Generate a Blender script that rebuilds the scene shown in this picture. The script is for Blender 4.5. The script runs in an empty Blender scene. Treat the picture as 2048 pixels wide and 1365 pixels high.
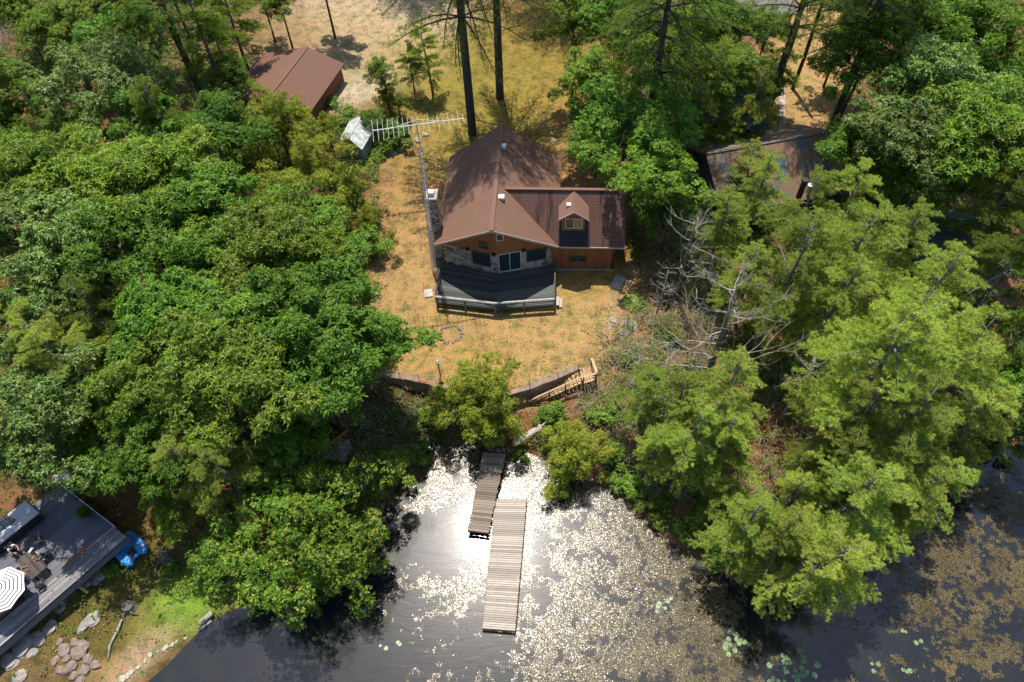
import bpy, bmesh, math, random
import numpy as np
from mathutils import Vector, Matrix
D = bpy.data; S = bpy.context.scene; COL = S.collection
rad = math.radians
# ---------------------------------------------------------------- camera
FPX, PITCH, ROLL, CAMH = 1365.3, rad(53.6), rad(-3.0), 50.0
cf = np.array([0, math.cos(PITCH), -math.sin(PITCH)])
_r0 = np.array([1., 0, 0]); _u0 = np.cross(_r0, cf)
cr = _r0 * math.cos(ROLL) + _u0 * math.sin(ROLL)
cu = -_r0 * math.sin(ROLL) + _u0 * math.cos(ROLL)
cam = D.objects.new('camera', D.cameras.new('camera')); COL.objects.link(cam)
cam.data.sensor_width = 36; cam.data.lens = 36 * FPX / 2048
cam.data.clip_start = 0.5; cam.data.clip_end = 3000
m = Matrix.Identity(4)
for i in range(3):
    m[i][0], m[i][1], m[i][2] = cr[i], cu[i], -cf[i]
m[2][3] = CAMH
cam.matrix_world = m
S.camera = cam
# ---------------------------------------------------------------- world, sun, exposure
SUN_EL, SUN_AZ = rad(68.8), rad(-6.5)          # azimuth measured from +Y towards +X
w = D.worlds.new("World"); S.world = w; w.use_nodes = True
bg = w.node_tree.nodes['Background']; sky = w.node_tree.nodes.new('ShaderNodeTexSky')
sky.sky_type = 'NISHITA'; sky.sun_disc = False; sky.sun_elevation = SUN_EL; sky.sun_rotation = SUN_AZ
w.node_tree.links.new(sky.outputs[0], bg.inputs[0]); bg.inputs[1].default_value = 0.12
sl = D.lights.new('sun', 'SUN'); sl.energy = 4.8; sl.angle = rad(0.5); sl.color = (1, 0.93, 0.82)
sun = D.objects.new('sun', sl); COL.objects.link(sun)
sd = Vector((math.sin(SUN_AZ) * math.cos(SUN_EL), math.cos(SUN_AZ) * math.cos(SUN_EL), math.sin(SUN_EL)))
sun.rotation_euler = sd.to_track_quat('Z', 'Y').to_euler(); sun.location = (0, 30, 80)
S.view_settings.view_transform = 'Standard'; S.view_settings.look = 'None'
S.view_settings.exposure = 0.52; S.view_settings.gamma = 1
cy = S.cycles
cy.max_bounces = 6; cy.diffuse_bounces = 3; cy.glossy_bounces = 3; cy.transmission_bounces = 4; cy.transparent_max_bounces = 8
cy.caustics_reflective = False; cy.caustics_refractive = False
cy.use_adaptive_sampling = True; cy.adaptive_threshold = 0.02; cy.use_denoising = True
try: cy.denoising_prefilter = 'FAST'
except Exception: pass
# ---------------------------------------------------------------- places
def P(px, py, z):
    """the point at height z that the photograph shows at pixel px, py"""
    d = cf + cr * (px - 1024) / FPX - cu * (py - 682.5) / FPX
    return np.array([0, 0, CAMH]) + d * ((z - CAMH) / d[2])
def proj(x, y, z):
    """photograph pixel of a world point (arrays allowed); used to look up which zone of the lot a place is in"""
    dx, dy, dz = x, y, z - CAMH
    q = dx * cf[0] + dy * cf[1] + dz * cf[2]
    return (1024 + FPX * (dx * cr[0] + dy * cr[1] + dz * cr[2]) / q, 682.5 - FPX * (dx * cu[0] + dy * cu[1] + dz * cu[2]) / q)
# noise
def _hash(ix, iy, s):
    h = (ix.astype(np.int64) * 374761393 + iy.astype(np.int64) * 668265263 + s * 974711) & 0x7fffffff
    h = ((h ^ (h >> 13)) * 1274126177) & 0x7fffffff
    return ((h ^ (h >> 16)) & 0xffff) / 65535.0
def vnoise(x, y, s=0):
    x = np.asarray(x, float); y = np.asarray(y, float)
    ix = np.floor(x); iy = np.floor(y); fx = x - ix; fy = y - iy
    fx = fx * fx * (3 - 2 * fx); fy = fy * fy * (3 - 2 * fy)
    a = _hash(ix, iy, s); b = _hash(ix + 1, iy, s); c = _hash(ix, iy + 1, s); d = _hash(ix + 1, iy + 1, s)
    return (a * (1 - fx) + b * fx) * (1 - fy) + (c * (1 - fx) + d * fx) * fy
def fbm(x, y, s=0, o=4):
    t = 0; a = 0.5; f = 1
    for k in range(o):
        t = t + a * vnoise(np.asarray(x) * f, np.asarray(y) * f, s + k * 17); a *= .5; f *= 2.03
    return t / (1 - .5 ** o)
# ---------------------------------------------------------------- terrain heights: (px, py, z) control points
LOW = [(290,1365,.05),(330,1330,.05),(370,1285,.05),(405,1250,.05),(440,1228,.05),(500,1205,.05),(560,1185,.0),(620,1150,.0),(700,1120,.0),(760,1060,.0),(775,1000,.0),
 (800,965,.0),(840,930,.0),(860,885,.05),(940,880,.05),(1010,890,.05),(1060,905,.05),(1110,925,.05),(1170,950,0),(1225,985,0),(1270,1020,0),(1320,1070,0),(1390,1115,0),(1470,1160,0),
 (1560,1190,0),(1630,1160,0),(1650,1100,0),(1700,1060,0),(1790,1060,0),(1850,1010,0),(1890,960,0),(1950,910,0),(2048,880,0),(2300,850,0),
 (250,1365,.45),(100,1365,.9),(150,1300,1.0),(50,1330,1.3),(300,1290,.5),(350,1220,.7),(400,1180,.6),(300,1200,.9),(200,1200,1.2),(60,1200,1.6),(0,1200,1.8),(-200,1300,2.0),(330,1100,1.3),(450,1100,1.0),
 (200,1050,1.8),(0,1000,2.3),(400,1000,1.8),(550,1000,1.4),(600,1080,.9),(680,1020,.7),(650,930,1.5),(720,930,1.2),(780,900,.9),(810,860,1.3),(870,830,1.5),(870,800,1.7),(760,830,2.1),(700,860,2.1),(720,790,2.6),(760,752,3.05),(600,800,3.0),(500,900,2.6),
 (300,900,2.7),(100,850,3.0),(1000,850,1.0),(940,840,1.2),(1060,830,1.3),(1060,870,.7),(1120,820,1.6),(1180,790,2.2),(1160,840,1.6),(1160,880,1.1),(1200,900,1.0),(1220,830,2.0),(1270,950,.7),(1300,860,1.9),(1230,760,2.6),
 (1350,980,.9),(1450,1050,.8),(1560,1100,.6),(1560,980,1.4),(1700,960,1.1),(1800,930,1.0),(1450,900,2.0),(1600,850,2.4),(1800,800,2.4),(1900,850,1.2),(2000,800,1.4),(1350,750,3.0),(1250,700,3.1),
 (700,650,3.2),(500,700,3.4),(200,700,3.5),(0,700,3.6),(850,640,3.2),(1000,640,3.2),(1150,640,3.2),(830,730,3.1),(1000,730,3.1),(1130,720,3.1),(1180,700,3.1),(900,560,3.4),(1000,500,3.4),(1200,560,3.4),(1300,560,3.3),(1500,600,3.2),(1700,650,3.0),(1950,650,2.8),
 (800,400,3.4),(900,250,3.5),(1050,250,3.5),(1200,300,3.6),(1500,400,3.8),(1800,400,3.8),(2040,400,4.0),(600,400,3.8),(300,450,4.2),(0,400,4.6),(600,165,4.2),(800,100,4.2),(1000,50,4.2),(1300,100,4.4),(1600,100,4.4),(1900,100,4.8),
 (300,200,5.0),(0,100,6.0),(300,0,6.0),(700,0,4.6),(1000,0,4.6),(1600,0,4.8),(2048,0,5.6),(-300,0,7),(2400,0,6),(1000,-200,6),(0,-200,8),(2048,-200,7)]
DEEP = [(350,1365,-.5),(500,1300,-.9),(700,1250,-1.1),(850,1200,-1.2),(850,1050,-1.0),(900,960,-.5),(1040,960,-.5),(950,1020,-.9),(1000,1150,-1.3),(1000,1365,-1.6),(1200,1250,-1.1),(1150,1050,-.7),(1300,1150,-.9),(1400,1250,-1.2),(1500,1300,-1.3),
 (1650,1250,-1.1),(1800,1150,-1.0),(1800,1365,-1.5),(2000,1050,-.7),(2048,1250,-1.2),(2048,980,-.5),(700,1365,-1.4),(450,1365,-.8),(1200,1600,-1.8),(400,1600,-1.5),(2000,1600,-1.8)]
_cp = np.array([P(*c) for c in LOW + DEEP])
def _rbf_fit(pts):
    n = len(pts); d = np.hypot(pts[:, None, 0] - pts[None, :, 0], pts[:, None, 1] - pts[None, :, 1])
    A = np.zeros((n + 3, n + 3)); A[:n, :n] = -d + np.eye(n) * -.15; A[:n, n] = 1; A[:n, n + 1:] = pts[:, :2] ; A[n, :n] = 1; A[n + 1:, :n] = pts[:, :2].T
    return np.linalg.solve(A, np.concatenate([pts[:, 2], [0, 0, 0]]))
_cw = _rbf_fit(_cp)
def _rbf(x, y):
    x = np.atleast_1d(np.asarray(x, float)); y = np.atleast_1d(np.asarray(y, float)); sh = x.shape; x = x.ravel(); y = y.ravel()
    out = np.empty(len(x)); n = len(_cp)
    for i in range(0, len(x), 20000):
        xx = x[i:i + 20000]; yy = y[i:i + 20000]
        d = np.hypot(xx[:, None] - _cp[None, :, 0], yy[:, None] - _cp[None, :, 1])
        out[i:i + 20000] = -d @ _cw[:n] + _cw[n] + xx * _cw[n + 1] + yy * _cw[n + 2]
    return np.clip(out, -2.5, 9).reshape(sh)
# retaining wall line on its top edge (z 3.15); the lawn behind it is level
WALLPX = [(745,750),(800,758),(850,767),(900,782),(960,792),(1020,790),(1062,778),(1110,760),(1160,738)]
WALLZ = 3.15
WP = np.array([P(a, b, WALLZ)[:2] for a, b in WALLPX])
def ground(x, y):
    x = np.atleast_1d(np.asarray(x, float)); y = np.atleast_1d(np.asarray(y, float))
    z = _rbf(x, y)
    yw = np.interp(x, WP[:, 0], WP[:, 1]); inx = (x > WP[0, 0] - .6) & (x < WP[-1, 0] + .5)
    up = inx & (y > yw + .15) & (y < yw + 14)
    k = np.clip((y - yw) / 8, 0, 1)
    z = np.where(up, np.maximum(z * k + (WALLZ - .06) * (1 - k), WALLZ - .06 - .0 * k), z)
    dn = inx & (y <= yw + .15) & (y > yw - 6)
    lim = WALLZ - .15 - 1.55 * np.clip((x - WP[0, 0]) / 4.0, 0, 1) + 0.9 * np.clip((x - WP[-2, 0]) / 2., 0, 1)
    z = np.where(dn, np.minimum(z, lim), z)
    return z
def gz(x, y): return float(ground(x, y)[0])
def G(px, py):
    """point on the ground that the photograph shows at a pixel"""
    z = 3.
    for _ in range(12):
        p = P(px, py, z); z = .5 * z + .5 * gz(p[0], p[1])
    p = P(px, py, z); return np.array([p[0], p[1], gz(p[0], p[1])])
# ---------------------------------------------------------------- object helpers
def tag(o, label=None, cat=None, group=None, kind=None):
    if label: o['label'] = label
    if cat: o['category'] = cat
    if group: o['group'] = group
    if kind: o['kind'] = kind
    return o
def thing(name, label, cat, loc=(0, 0, 0), rz=0, group=None):
    o = D.objects.new(name, None); COL.objects.link(o); o.location = [float(v) for v in loc]; o.rotation_euler = (0, 0, rz)
    o.empty_display_size = .3
    return tag(o, label, cat, group)
def link(name, me, parent=None, loc=None, rz=0):
    o = D.objects.new(name, me); COL.objects.link(o)
    if parent: o.parent = parent
    if loc is not None: o.location = [float(v) for v in loc]
    if rz: o.rotation_euler = (0, 0, rz)
    return o
class MB:
    """collects simple solids into one mesh"""
    def __init__(s): s.v = []; s.f = []; s.uv = []; s.mi = []; s.cur = 0
    def add(s, vs, fs, uvs=None):
        n = len(s.v); s.v += [tuple(float(c) for c in v) for v in vs]
        for i, f in enumerate(fs):
            s.f.append([n + k for k in f]); s.mi.append(s.cur)
            s.uv.append(uvs[i] if uvs else None)
        return s
    def box(s, c, size, rz=0, tilt=None):
        hx, hy, hz = [k / 2 for k in size]; vs = []
        M = Matrix.Rotation(rz, 3, 'Z')
        if tilt: M = M @ Matrix.Rotation(tilt[0], 3, 'X') @ Matrix.Rotation(tilt[1], 3, 'Y')
        for x, y, z in ((-1,-1,-1),(1,-1,-1),(1,1,-1),(-1,1,-1),(-1,-1,1),(1,-1,1),(1,1,1),(-1,1,1)):
            p = M @ Vector((x * hx, y * hy, z * hz)); vs.append((p.x + c[0], p.y + c[1], p.z + c[2]))
        return s.add(vs, [(3,2,1,0),(4,5,6,7),(0,1,5,4),(1,2,6,5),(2,3,7,6),(3,0,4,7)])
    def beam(s, a, b, wd, ht, roll=0):
        a = Vector(a); b = Vector(b); d = b - a; L = d.length; d.normalize()
        up = Vector((0, 0, 1)) if abs(d.z) < .95 else Vector((0, 1, 0))
        x = d.cross(up).normalized(); u = x.cross(d)
        vs = []
        for p in (a, b):
            for i, j in ((-1,-1),(1,-1),(1,1),(-1,1)): vs.append(p + x * (i * wd / 2) + u * (j * ht / 2))
        return s.add(vs, [(0,1,2,3),(7,6,5,4),(0,4,5,1),(1,5,6,2),(2,6,7,3),(3,7,4,0)])
    def tube(s, pts, rs, n=6, cap=True):
        pts = [Vector([float(c) for c in p]) for p in pts]
        if not hasattr(rs, '__len__'): rs = [rs] * len(pts)
        base = len(s.v); ref = Vector((.31, .17, .93))
        for i, p in enumerate(pts):
            d = (pts[min(i + 1, len(pts) - 1)] - pts[max(i - 1, 0)])
            if d.length < 1e-6: d = Vector((0, 0, 1))
            d.normalize()
            if abs(d.dot(ref)) > .96: ref = Vector((.9, .3, .1)).normalized()
            x = d.cross(ref).normalized(); y = d.cross(x)
            for k in range(n):
                a = 2 * math.pi * k / n; q = p + (x * math.cos(a) + y * math.sin(a)) * rs[i]
                s.v.append((q.x, q.y, q.z))
        for i in range(len(pts) - 1):
            for k in range(n):
                k2 = (k + 1) % n; s.f.append([base + i * n + k, base + i * n + k2, base + (i + 1) * n + k2, base + (i + 1) * n + k]); s.uv.append(None); s.mi.append(s.cur)
        if cap:
            s.f.append([base + k for k in range(n)][::-1]); s.f.append([base + (len(pts) - 1) * n + k for k in range(n)])
            s.uv += [None, None]; s.mi += [s.cur] * 2
        return s
    def prism(s, poly, z0, z1):
        n = len(poly); vs = [(p[0], p[1], z0) for p in poly] + [(p[0], p[1], z1) for p in poly]
        return s.add(vs, [list(range(n))[::-1], list(range(n, 2 * n))] + [(i, (i + 1) % n, n + (i + 1) % n, n + i) for i in range(n)])
    def slab(s, quad, th, uv=True):
        """a sheet (roof, board) through 3D polygon, thickness straight down, with UVs in metres (u along first edge)"""
        q = [Vector([float(c) for c in p]) for p in quad]; n = len(q)
        e = (q[1] - q[0]).normalized(); nn = (q[1] - q[0]).cross(q[2] - q[0]).normalized(); v = nn.cross(e)
        U = [((p - q[0]).dot(e), (p - q[0]).dot(v)) for p in q]
        lo = [p - Vector((0, 0, th)) for p in q]
        fs = [list(range(n)), list(range(n, 2 * n))[::-1]] + [(i, n + i, n + (i + 1) % n, (i + 1) % n) for i in range(n)]
        uvs = [U, U[::-1]] + [[(0, 0)] * 4] * n
        return s.add(q + lo, fs, uvs)
    def rock(s, c, r, seed=0, flat=.6):
        rn = random.Random(seed); bm = bmesh.new(); bmesh.ops.create_icosphere(bm, subdivisions=3, radius=1)
        ph = [rn.uniform(0, 6.28) for _ in range(9)]; ax = (rn.uniform(.75, 1.3), rn.uniform(.7, 1.1), flat)
        az = rn.uniform(0, 6.28)
        vs = []
        for v in bm.verts:
            p = v.co; k = 1 + .16 * math.sin(2.3 * p.x + ph[0]) * math.cos(2.9 * p.y + ph[1]) + .1 * math.sin(5 * p.z + 4 * p.x + ph[2]) + .05 * math.sin(9 * p.x + 7 * p.y + ph[3]) + rn.uniform(-.025, .025) - .1 * max(0, math.sin(3.1 * p.y - 2 * p.x + ph[4])) ** 6
            x, y, z = p.x * k * ax[0], p.y * k * ax[1], p.z * k * ax[2]
            z = min(z, ax[2] * .72)
            vs.append((c[0] + r * (x * math.cos(az) - y * math.sin(az)), c[1] + r * (x * math.sin(az) + y * math.cos(az)), c[2] + r * z))
        fs = [[v.index for v in f.verts] for f in bm.faces]; bm.free()
        return s.add(vs, fs)
    def mesh(s, name, mats, smooth=False):
        me = D.meshes.new(name); me.from_pydata(s.v, [], s.f)
        if not isinstance(mats, (list, tuple)): mats = [mats]
        for m_ in mats: me.materials.append(m_)
        me.polygons.foreach_set('material_index', s.mi)
        if any(u is not None for u in s.uv):
            ul = me.uv_layers.new(name='UVMap'); k = 0; arr = []
            for f, u in zip(s.f, s.uv):
                arr += [c for q in (u if u is not None else [(0, 0)] * len(f)) for c in q]
            ul.data.foreach_set('uv', arr)
        if smooth: me.polygons.foreach_set('use_smooth', [True] * len(me.polygons))
        me.update(); return me
    def build(s, name, mats, parent=None, smooth=False, loc=None, rz=0):
        return link(name, s.mesh(name, mats, smooth), parent, loc, rz)
def quads(name, V, mat, smooth=False, extra=None):
    """V: (N,4,3) array of separate quads -> mesh"""
    N = len(V); me = D.meshes.new(name)
    me.vertices.add(N * 4); me.vertices.foreach_set('co', V.reshape(-1).astype(np.float32))
    me.loops.add(N * 4); me.loops.foreach_set('vertex_index', np.arange(N * 4, dtype=np.int32))
    me.polygons.add(N); me.polygons.foreach_set('loop_start', np.arange(0, N * 4, 4, dtype=np.int32))
    me.polygons.foreach_set('loop_total', np.full(N, 4, dtype=np.int32))
    for m_ in (mat if isinstance(mat, (list, tuple)) else [mat]): me.materials.append(m_)
    if extra is not None: me.polygons.foreach_set('material_index', extra.astype(np.int32))
    me.update(calc_edges=True); return me
def nrm(a): return a / np.maximum(np.linalg.norm(a, axis=-1, keepdims=True), 1e-9)
def leafquads(p, d, n, L, W, bnd=.12):
    """diamond leaves: base p, along d, lying across n"""
    s_ = nrm(np.cross(d, n)); L = L[:, None]; W = W[:, None]
    bend = nrm(n) * L * bnd
    return np.stack([p, p + d * L * .45 + s_ * W + bend, p + d * L, p + d * L * .45 - s_ * W + bend], 1)
# ---------------------------------------------------------------- materials
def newmat(name):
    m_ = D.materials.new(name); m_.use_nodes = True; nt = m_.node_tree
    for n_ in list(nt.nodes): nt.nodes.remove(n_)
    out = nt.nodes.new('ShaderNodeOutputMaterial')
    return m_, nt, out
class NT:
    def __init__(s, nt): s.nt = nt
    def n(s, t, **kw):
        nd = s.nt.nodes.new(t)
        for k, v in kw.items():
            if k.startswith('i_'):
                k = k[2:]; k = int(k) if k.isdigit() else k.replace('_', ' ')
                if hasattr(v, 'is_output'): s.nt.links.new(v, nd.inputs[k])
                else: nd.inputs[k].default_value = v
            else: setattr(nd, k, v)
        return nd
    def ramp(s, fac, stops):
        r = s.n('ShaderNodeValToRGB'); s.nt.links.new(fac, r.inputs[0]); e = r.color_ramp.elements
        while len(e) < len(stops): e.new(.5)
        for x, (p_, c_) in zip(e, stops): x.position = p_; x.color = (*c_[:3], 1)
        return r.outputs[0]
    def mix(s, f, a, b, t='MIX'):
        m_ = s.n('ShaderNodeMix', data_type='RGBA', blend_type=t)
        for k, v in ((0, f), (6, a), (7, b)):
            if hasattr(v, 'is_output'): s.nt.links.new(v, m_.inputs[k])
            else: m_.inputs[k].default_value = v if k == 0 else (*v[:3], 1)
        return m_.outputs[2]
    def math(s, op, a, b=0., clamp=False):
        m_ = s.n('ShaderNodeMath', operation=op, use_clamp=clamp)
        for k, v in ((0, a), (1, b)):
            if hasattr(v, 'is_output'): s.nt.links.new(v, m_.inputs[k])
            else: m_.inputs[k].default_value = v
        return m_.outputs[0]
    def noise(s, scale, vec=None, detail=4, rough=.55, dist=0):
        n_ = s.n('ShaderNodeTexNoise', i_Scale=scale, i_Detail=detail, i_Roughness=rough, i_Distortion=dist)
        if vec is not None: s.nt.links.new(vec, n_.inputs['Vector'])
        return n_.outputs['Fac']
    def bump(s, h, strength=.4, dist=.05):
        return s.n('ShaderNodeBump', i_Height=h, i_Strength=strength, i_Distance=dist).outputs[0]
def mat_simple(name, c1, c2=None, scale=3., rough=.8, spec=.3, metal=0, bump=.3, coord='Object', island=.0, stretch=None, detail=5, dirt=None):
    m_, nt, out = newmat(name); t = NT(nt); c2 = c2 or [k * .6 for k in c1]
    co = t.n('ShaderNodeTexCoord').outputs[coord]
    if stretch:
        mp = t.n('ShaderNodeMapping', i_Vector=co); mp.inputs['Scale'].default_value = stretch; co2 = mp.outputs[0]
    else: co2 = co
    f = t.noise(scale, co2, detail)
    col = t.ramp(f, [(.3, c2), (.7, c1)])
    if island:
        g = t.n('ShaderNodeNewGeometry').outputs['Random Per Island']
        k = t.math('MULTIPLY_ADD', g, island); nt.nodes[-1].inputs[2].default_value = 1 - island / 2
        hv = t.n('ShaderNodeHueSaturation', i_Color=col, i_Value=k); col = hv.outputs[0]
    if dirt:
        f2 = t.noise(dirt[1], co, 3); col = t.mix(t.ramp(f2, [(.5, (0, 0, 0)), (.65, (1, 1, 1))]), col, dirt[0])
    b = t.n('ShaderNodeBsdfPrincipled', i_Base_Color=col, i_Roughness=rough, i_Metallic=metal)
    b.inputs['Specular IOR Level'].default_value = spec
    if bump: nt.links.new(t.bump(f, bump, .03), b.inputs['Normal'])
    nt.links.new(b.outputs[0], out.inputs[0]); return m_
def mat_leaf(name, cols, tips=None, trans=.3, rough=.45, spec=.35, patch=.35, tip_amount=.12, sat=1.):
    """foliage: colour differs leaf by leaf, patch by patch and tree by tree"""
    m_, nt, out = newmat(name); t = NT(nt)
    isl = t.n('ShaderNodeNewGeometry').outputs['Random Per Island']
    oi = t.n('ShaderNodeObjectInfo').outputs['Random']
    geo = t.n('ShaderNodeNewGeometry').outputs['Position']
    pn = t.noise(patch, geo, 3, .6)
    f = t.math('ADD', t.math('MULTIPLY', isl, .55), t.math('MULTIPLY', pn, .45))
    col = t.ramp(f, [(.18, cols[0]), (.5, cols[1]), (.8, cols[2])])
    if tips:
        w_ = t.math('GREATER_THAN', t.math('FRACT', t.math('MULTIPLY', isl, 17.3)), 1 - tip_amount)
        col = t.mix(w_, col, tips)
    hv = t.n('ShaderNodeHueSaturation', i_Color=col)
    nt.links.new(t.math('ADD', t.math('MULTIPLY', oi, .024), .490), hv.inputs['Hue'])
    nt.links.new(t.math('ADD', t.math('MULTIPLY', t.math('FRACT', t.math('MULTIPLY', oi, 7.7)), .5), .75), hv.inputs['Value'])
    hv.inputs['Saturation'].default_value = sat
    col = hv.outputs[0]
    b = t.n('ShaderNodeBsdfPrincipled', i_Base_Color=col, i_Roughness=rough); b.inputs['Specular IOR Level'].default_value = spec
    tr = t.n('ShaderNodeBsdfTranslucent', i_Color=t.mix(1., col, (1.25, 1.35, .45), 'MULTIPLY'))
    mx = t.n('ShaderNodeMixShader', i_0=trans); nt.links.new(b.outputs[0], mx.inputs[1]); nt.links.new(tr.outputs[0], mx.inputs[2])
    nt.links.new(mx.outputs[0], out.inputs[0]); return m_
def mat_roof(name, c1, c2, bw=.9, bh=.3, line=.35, stain=None, moss=None, sheen=.12):
    m_, nt, out = newmat(name); t = NT(nt)
    uv = t.n('ShaderNodeTexCoord').outputs['UV']
    br = t.n('ShaderNodeTexBrick', i_Vector=uv, i_Scale=1., i_Mortar_Size=.03)
    br.inputs['Brick Width'].default_value = bw; br.inputs['Row Height'].default_value = bh; br.offset = .5
    br.inputs['Color1'].default_value = (*c1, 1); br.inputs['Color2'].default_value = (*c2, 1)
    br.inputs['Mortar'].default_value = (*[k * line for k in c2], 1); br.inputs['Mortar Smooth'].default_value = .4
    n1 = t.noise(1.1, uv, 5, .65); n2 = t.noise(22., uv, 3, .7)
    n0_ = t.noise(.45, uv, 6, .7, .5); col = t.mix(t.ramp(n0_, [(.35, (0, 0, 0)), (.75, (.7, .7, .7))]), br.outputs[0], [k * .5 for k in c1]); col = t.mix(t.math('MULTIPLY', n1, .75), col, [k * .6 for k in c1])
    col = t.mix(t.ramp(n2, [(.35, (0, 0, 0)), (.75, (.5, .5, .5))]), col, [min(1, k * 1.7) for k in c1])
    if stain:
        mp = t.n('ShaderNodeMapping', i_Vector=uv); mp.inputs['Scale'].default_value = (1.4, .12, 1)
        s1 = t.noise(1., mp.outputs[0], 4, .7); col = t.mix(t.ramp(s1, [(.53, (0, 0, 0)), (.66, (1, 1, 1))]), col, stain)
    if moss:
        s2 = t.noise(1.2, uv, 4, .7, 1.); col = t.mix(t.ramp(s2, [(.64, (0, 0, 0)), (.70, (1, 1, 1))]), col, moss)
    b = t.n('ShaderNodeBsdfPrincipled', i_Base_Color=col, i_Roughness=.85); b.inputs['Specular IOR Level'].default_value = sheen
    nt.links.new(t.bump(t.math('ADD', br.outputs['Fac'], t.math('MULTIPLY', n2, -.6)), -.35, .03), b.inputs['Normal'])
    nt.links.new(b.outputs[0], out.inputs[0]); return m_
def mat_wood(name, c1, c2, scale=6., rough=.75, island=.5, axis=(1, 12, 12), spec=.25):
    return mat_simple(name, c1, c2, scale, rough, spec, 0, .25, 'Object', island, axis)
M = {}
M['oak'] = mat_leaf('leaf_oak', [(.034,.092,.007),(.085,.19,.014),(.19,.31,.028)], (.22,.31,.035), .3, .5, .2, tip_amount=.08)
M['oak2'] = mat_leaf('leaf_oak_yellow', [(.038,.092,.007),(.105,.20,.014),(.24,.34,.035)], (.30,.31,.045), .3, .5, .2, tip_amount=.08)
M['pale'] = mat_leaf('leaf_pale', [(.035,.085,.010),(.095,.19,.025),(.22,.34,.08)], (.30,.30,.10), .28, .45, .3)
M['maple'] = mat_leaf('leaf_maple', [(.026,.075,.005),(.08,.165,.010),(.21,.30,.028)], (.38,.28,.045), .3, .5, .25, tip_amount=.06)
M['pine'] = mat_leaf('needle_pine', [(.09,.15,.022),(.25,.345,.055),(.53,.60,.14)], (.60,.50,.08), .4, .6, .15, .5, .08)
M['pinedark'] = mat_leaf('needle_dark', [(.04,.09,.010),(.12,.20,.020),(.27,.34,.05)], (.30,.28,.05), .35, .6, .15, .5, .05)
M['cedar'] = mat_leaf('spray_cedar', [(.05,.10,.008),(.16,.225,.018),(.36,.40,.05)], (.38,.27,.05), .28, .6, .15, .6, .14)
M['shrub'] = mat_leaf('leaf_shrub', [(.03,.08,.006),(.09,.20,.012),(.25,.36,.03)], (.34,.34,.05), .32, .45, .3, .8)
M['hosta'] = mat_leaf('leaf_hosta', [(.12,.22,.02),(.32,.42,.07),(.52,.56,.17)], None, .25, .5, .3, 2.)
M['dead'] = mat_leaf('needle_dead', [(.22,.06,.015),(.4,.12,.02),(.5,.2,.05)], None, .1, .7, .1, 1.)
M['bark'] = mat_simple('bark_brown', (.12,.095,.075), (.035,.028,.022), 7, .95, .1, 0, .8, stretch=(3, 3, .6))
M['barkgrey'] = mat_simple('bark_grey', (.20,.18,.16), (.06,.052,.045), 6, .95, .1, 0, .8, stretch=(3, 3, .7))
M['barkdark'] = mat_simple('bark_dark', (.13,.11,.095), (.035,.03,.026), 7, .95, .1, 0, .9, stretch=(3, 3, .6))
M['pinebark'] = mat_simple('bark_pine', (.24,.215,.185), (.09,.08,.065), 6, .95, .1, 0, .8, stretch=(3, 3, .7))
M['deadwood'] = mat_simple('bark_bare', (.42,.38,.33), (.17,.15,.12), 5, .9, .15, 0, .5)
# ================================================================ the setting
def axis(lo, hi, st, ext):
    a = list(np.arange(lo, hi + 1e-6, st)); s_ = st; l = lo; h = hi; L_ = []; R_ = []
    while h < ext:
        s_ *= 1.35; l -= s_; h += s_; L_.append(l); R_.append(h)
    return np.array(L_[::-1] + a + R_)
gx = axis(-48, 48, .33, 700); gy = axis(2, 100, .33, 900)
XX, YY = np.meshgrid(gx, gy); nx, ny = len(gx), len(gy)
near = (XX > -110) & (XX < 110) & (YY > -60) & (YY < 190)
ZZ = np.full(XX.shape, 6.0); ZZ[near] = ground(XX[near], YY[near])
ZZ = np.where((~near) & (YY < 20), -2.5, ZZ)
ZZ = ZZ + (fbm(XX * .8, YY * .8, 5, 3) - .5) * .22 * ((ZZ > .35) & ~((YY > 36) & (YY < 42) & (XX > -8) & (XX < 12)))
PXX, PYY = proj(XX, YY, ZZ)
FOREST = (.16, .085, .045)
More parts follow.
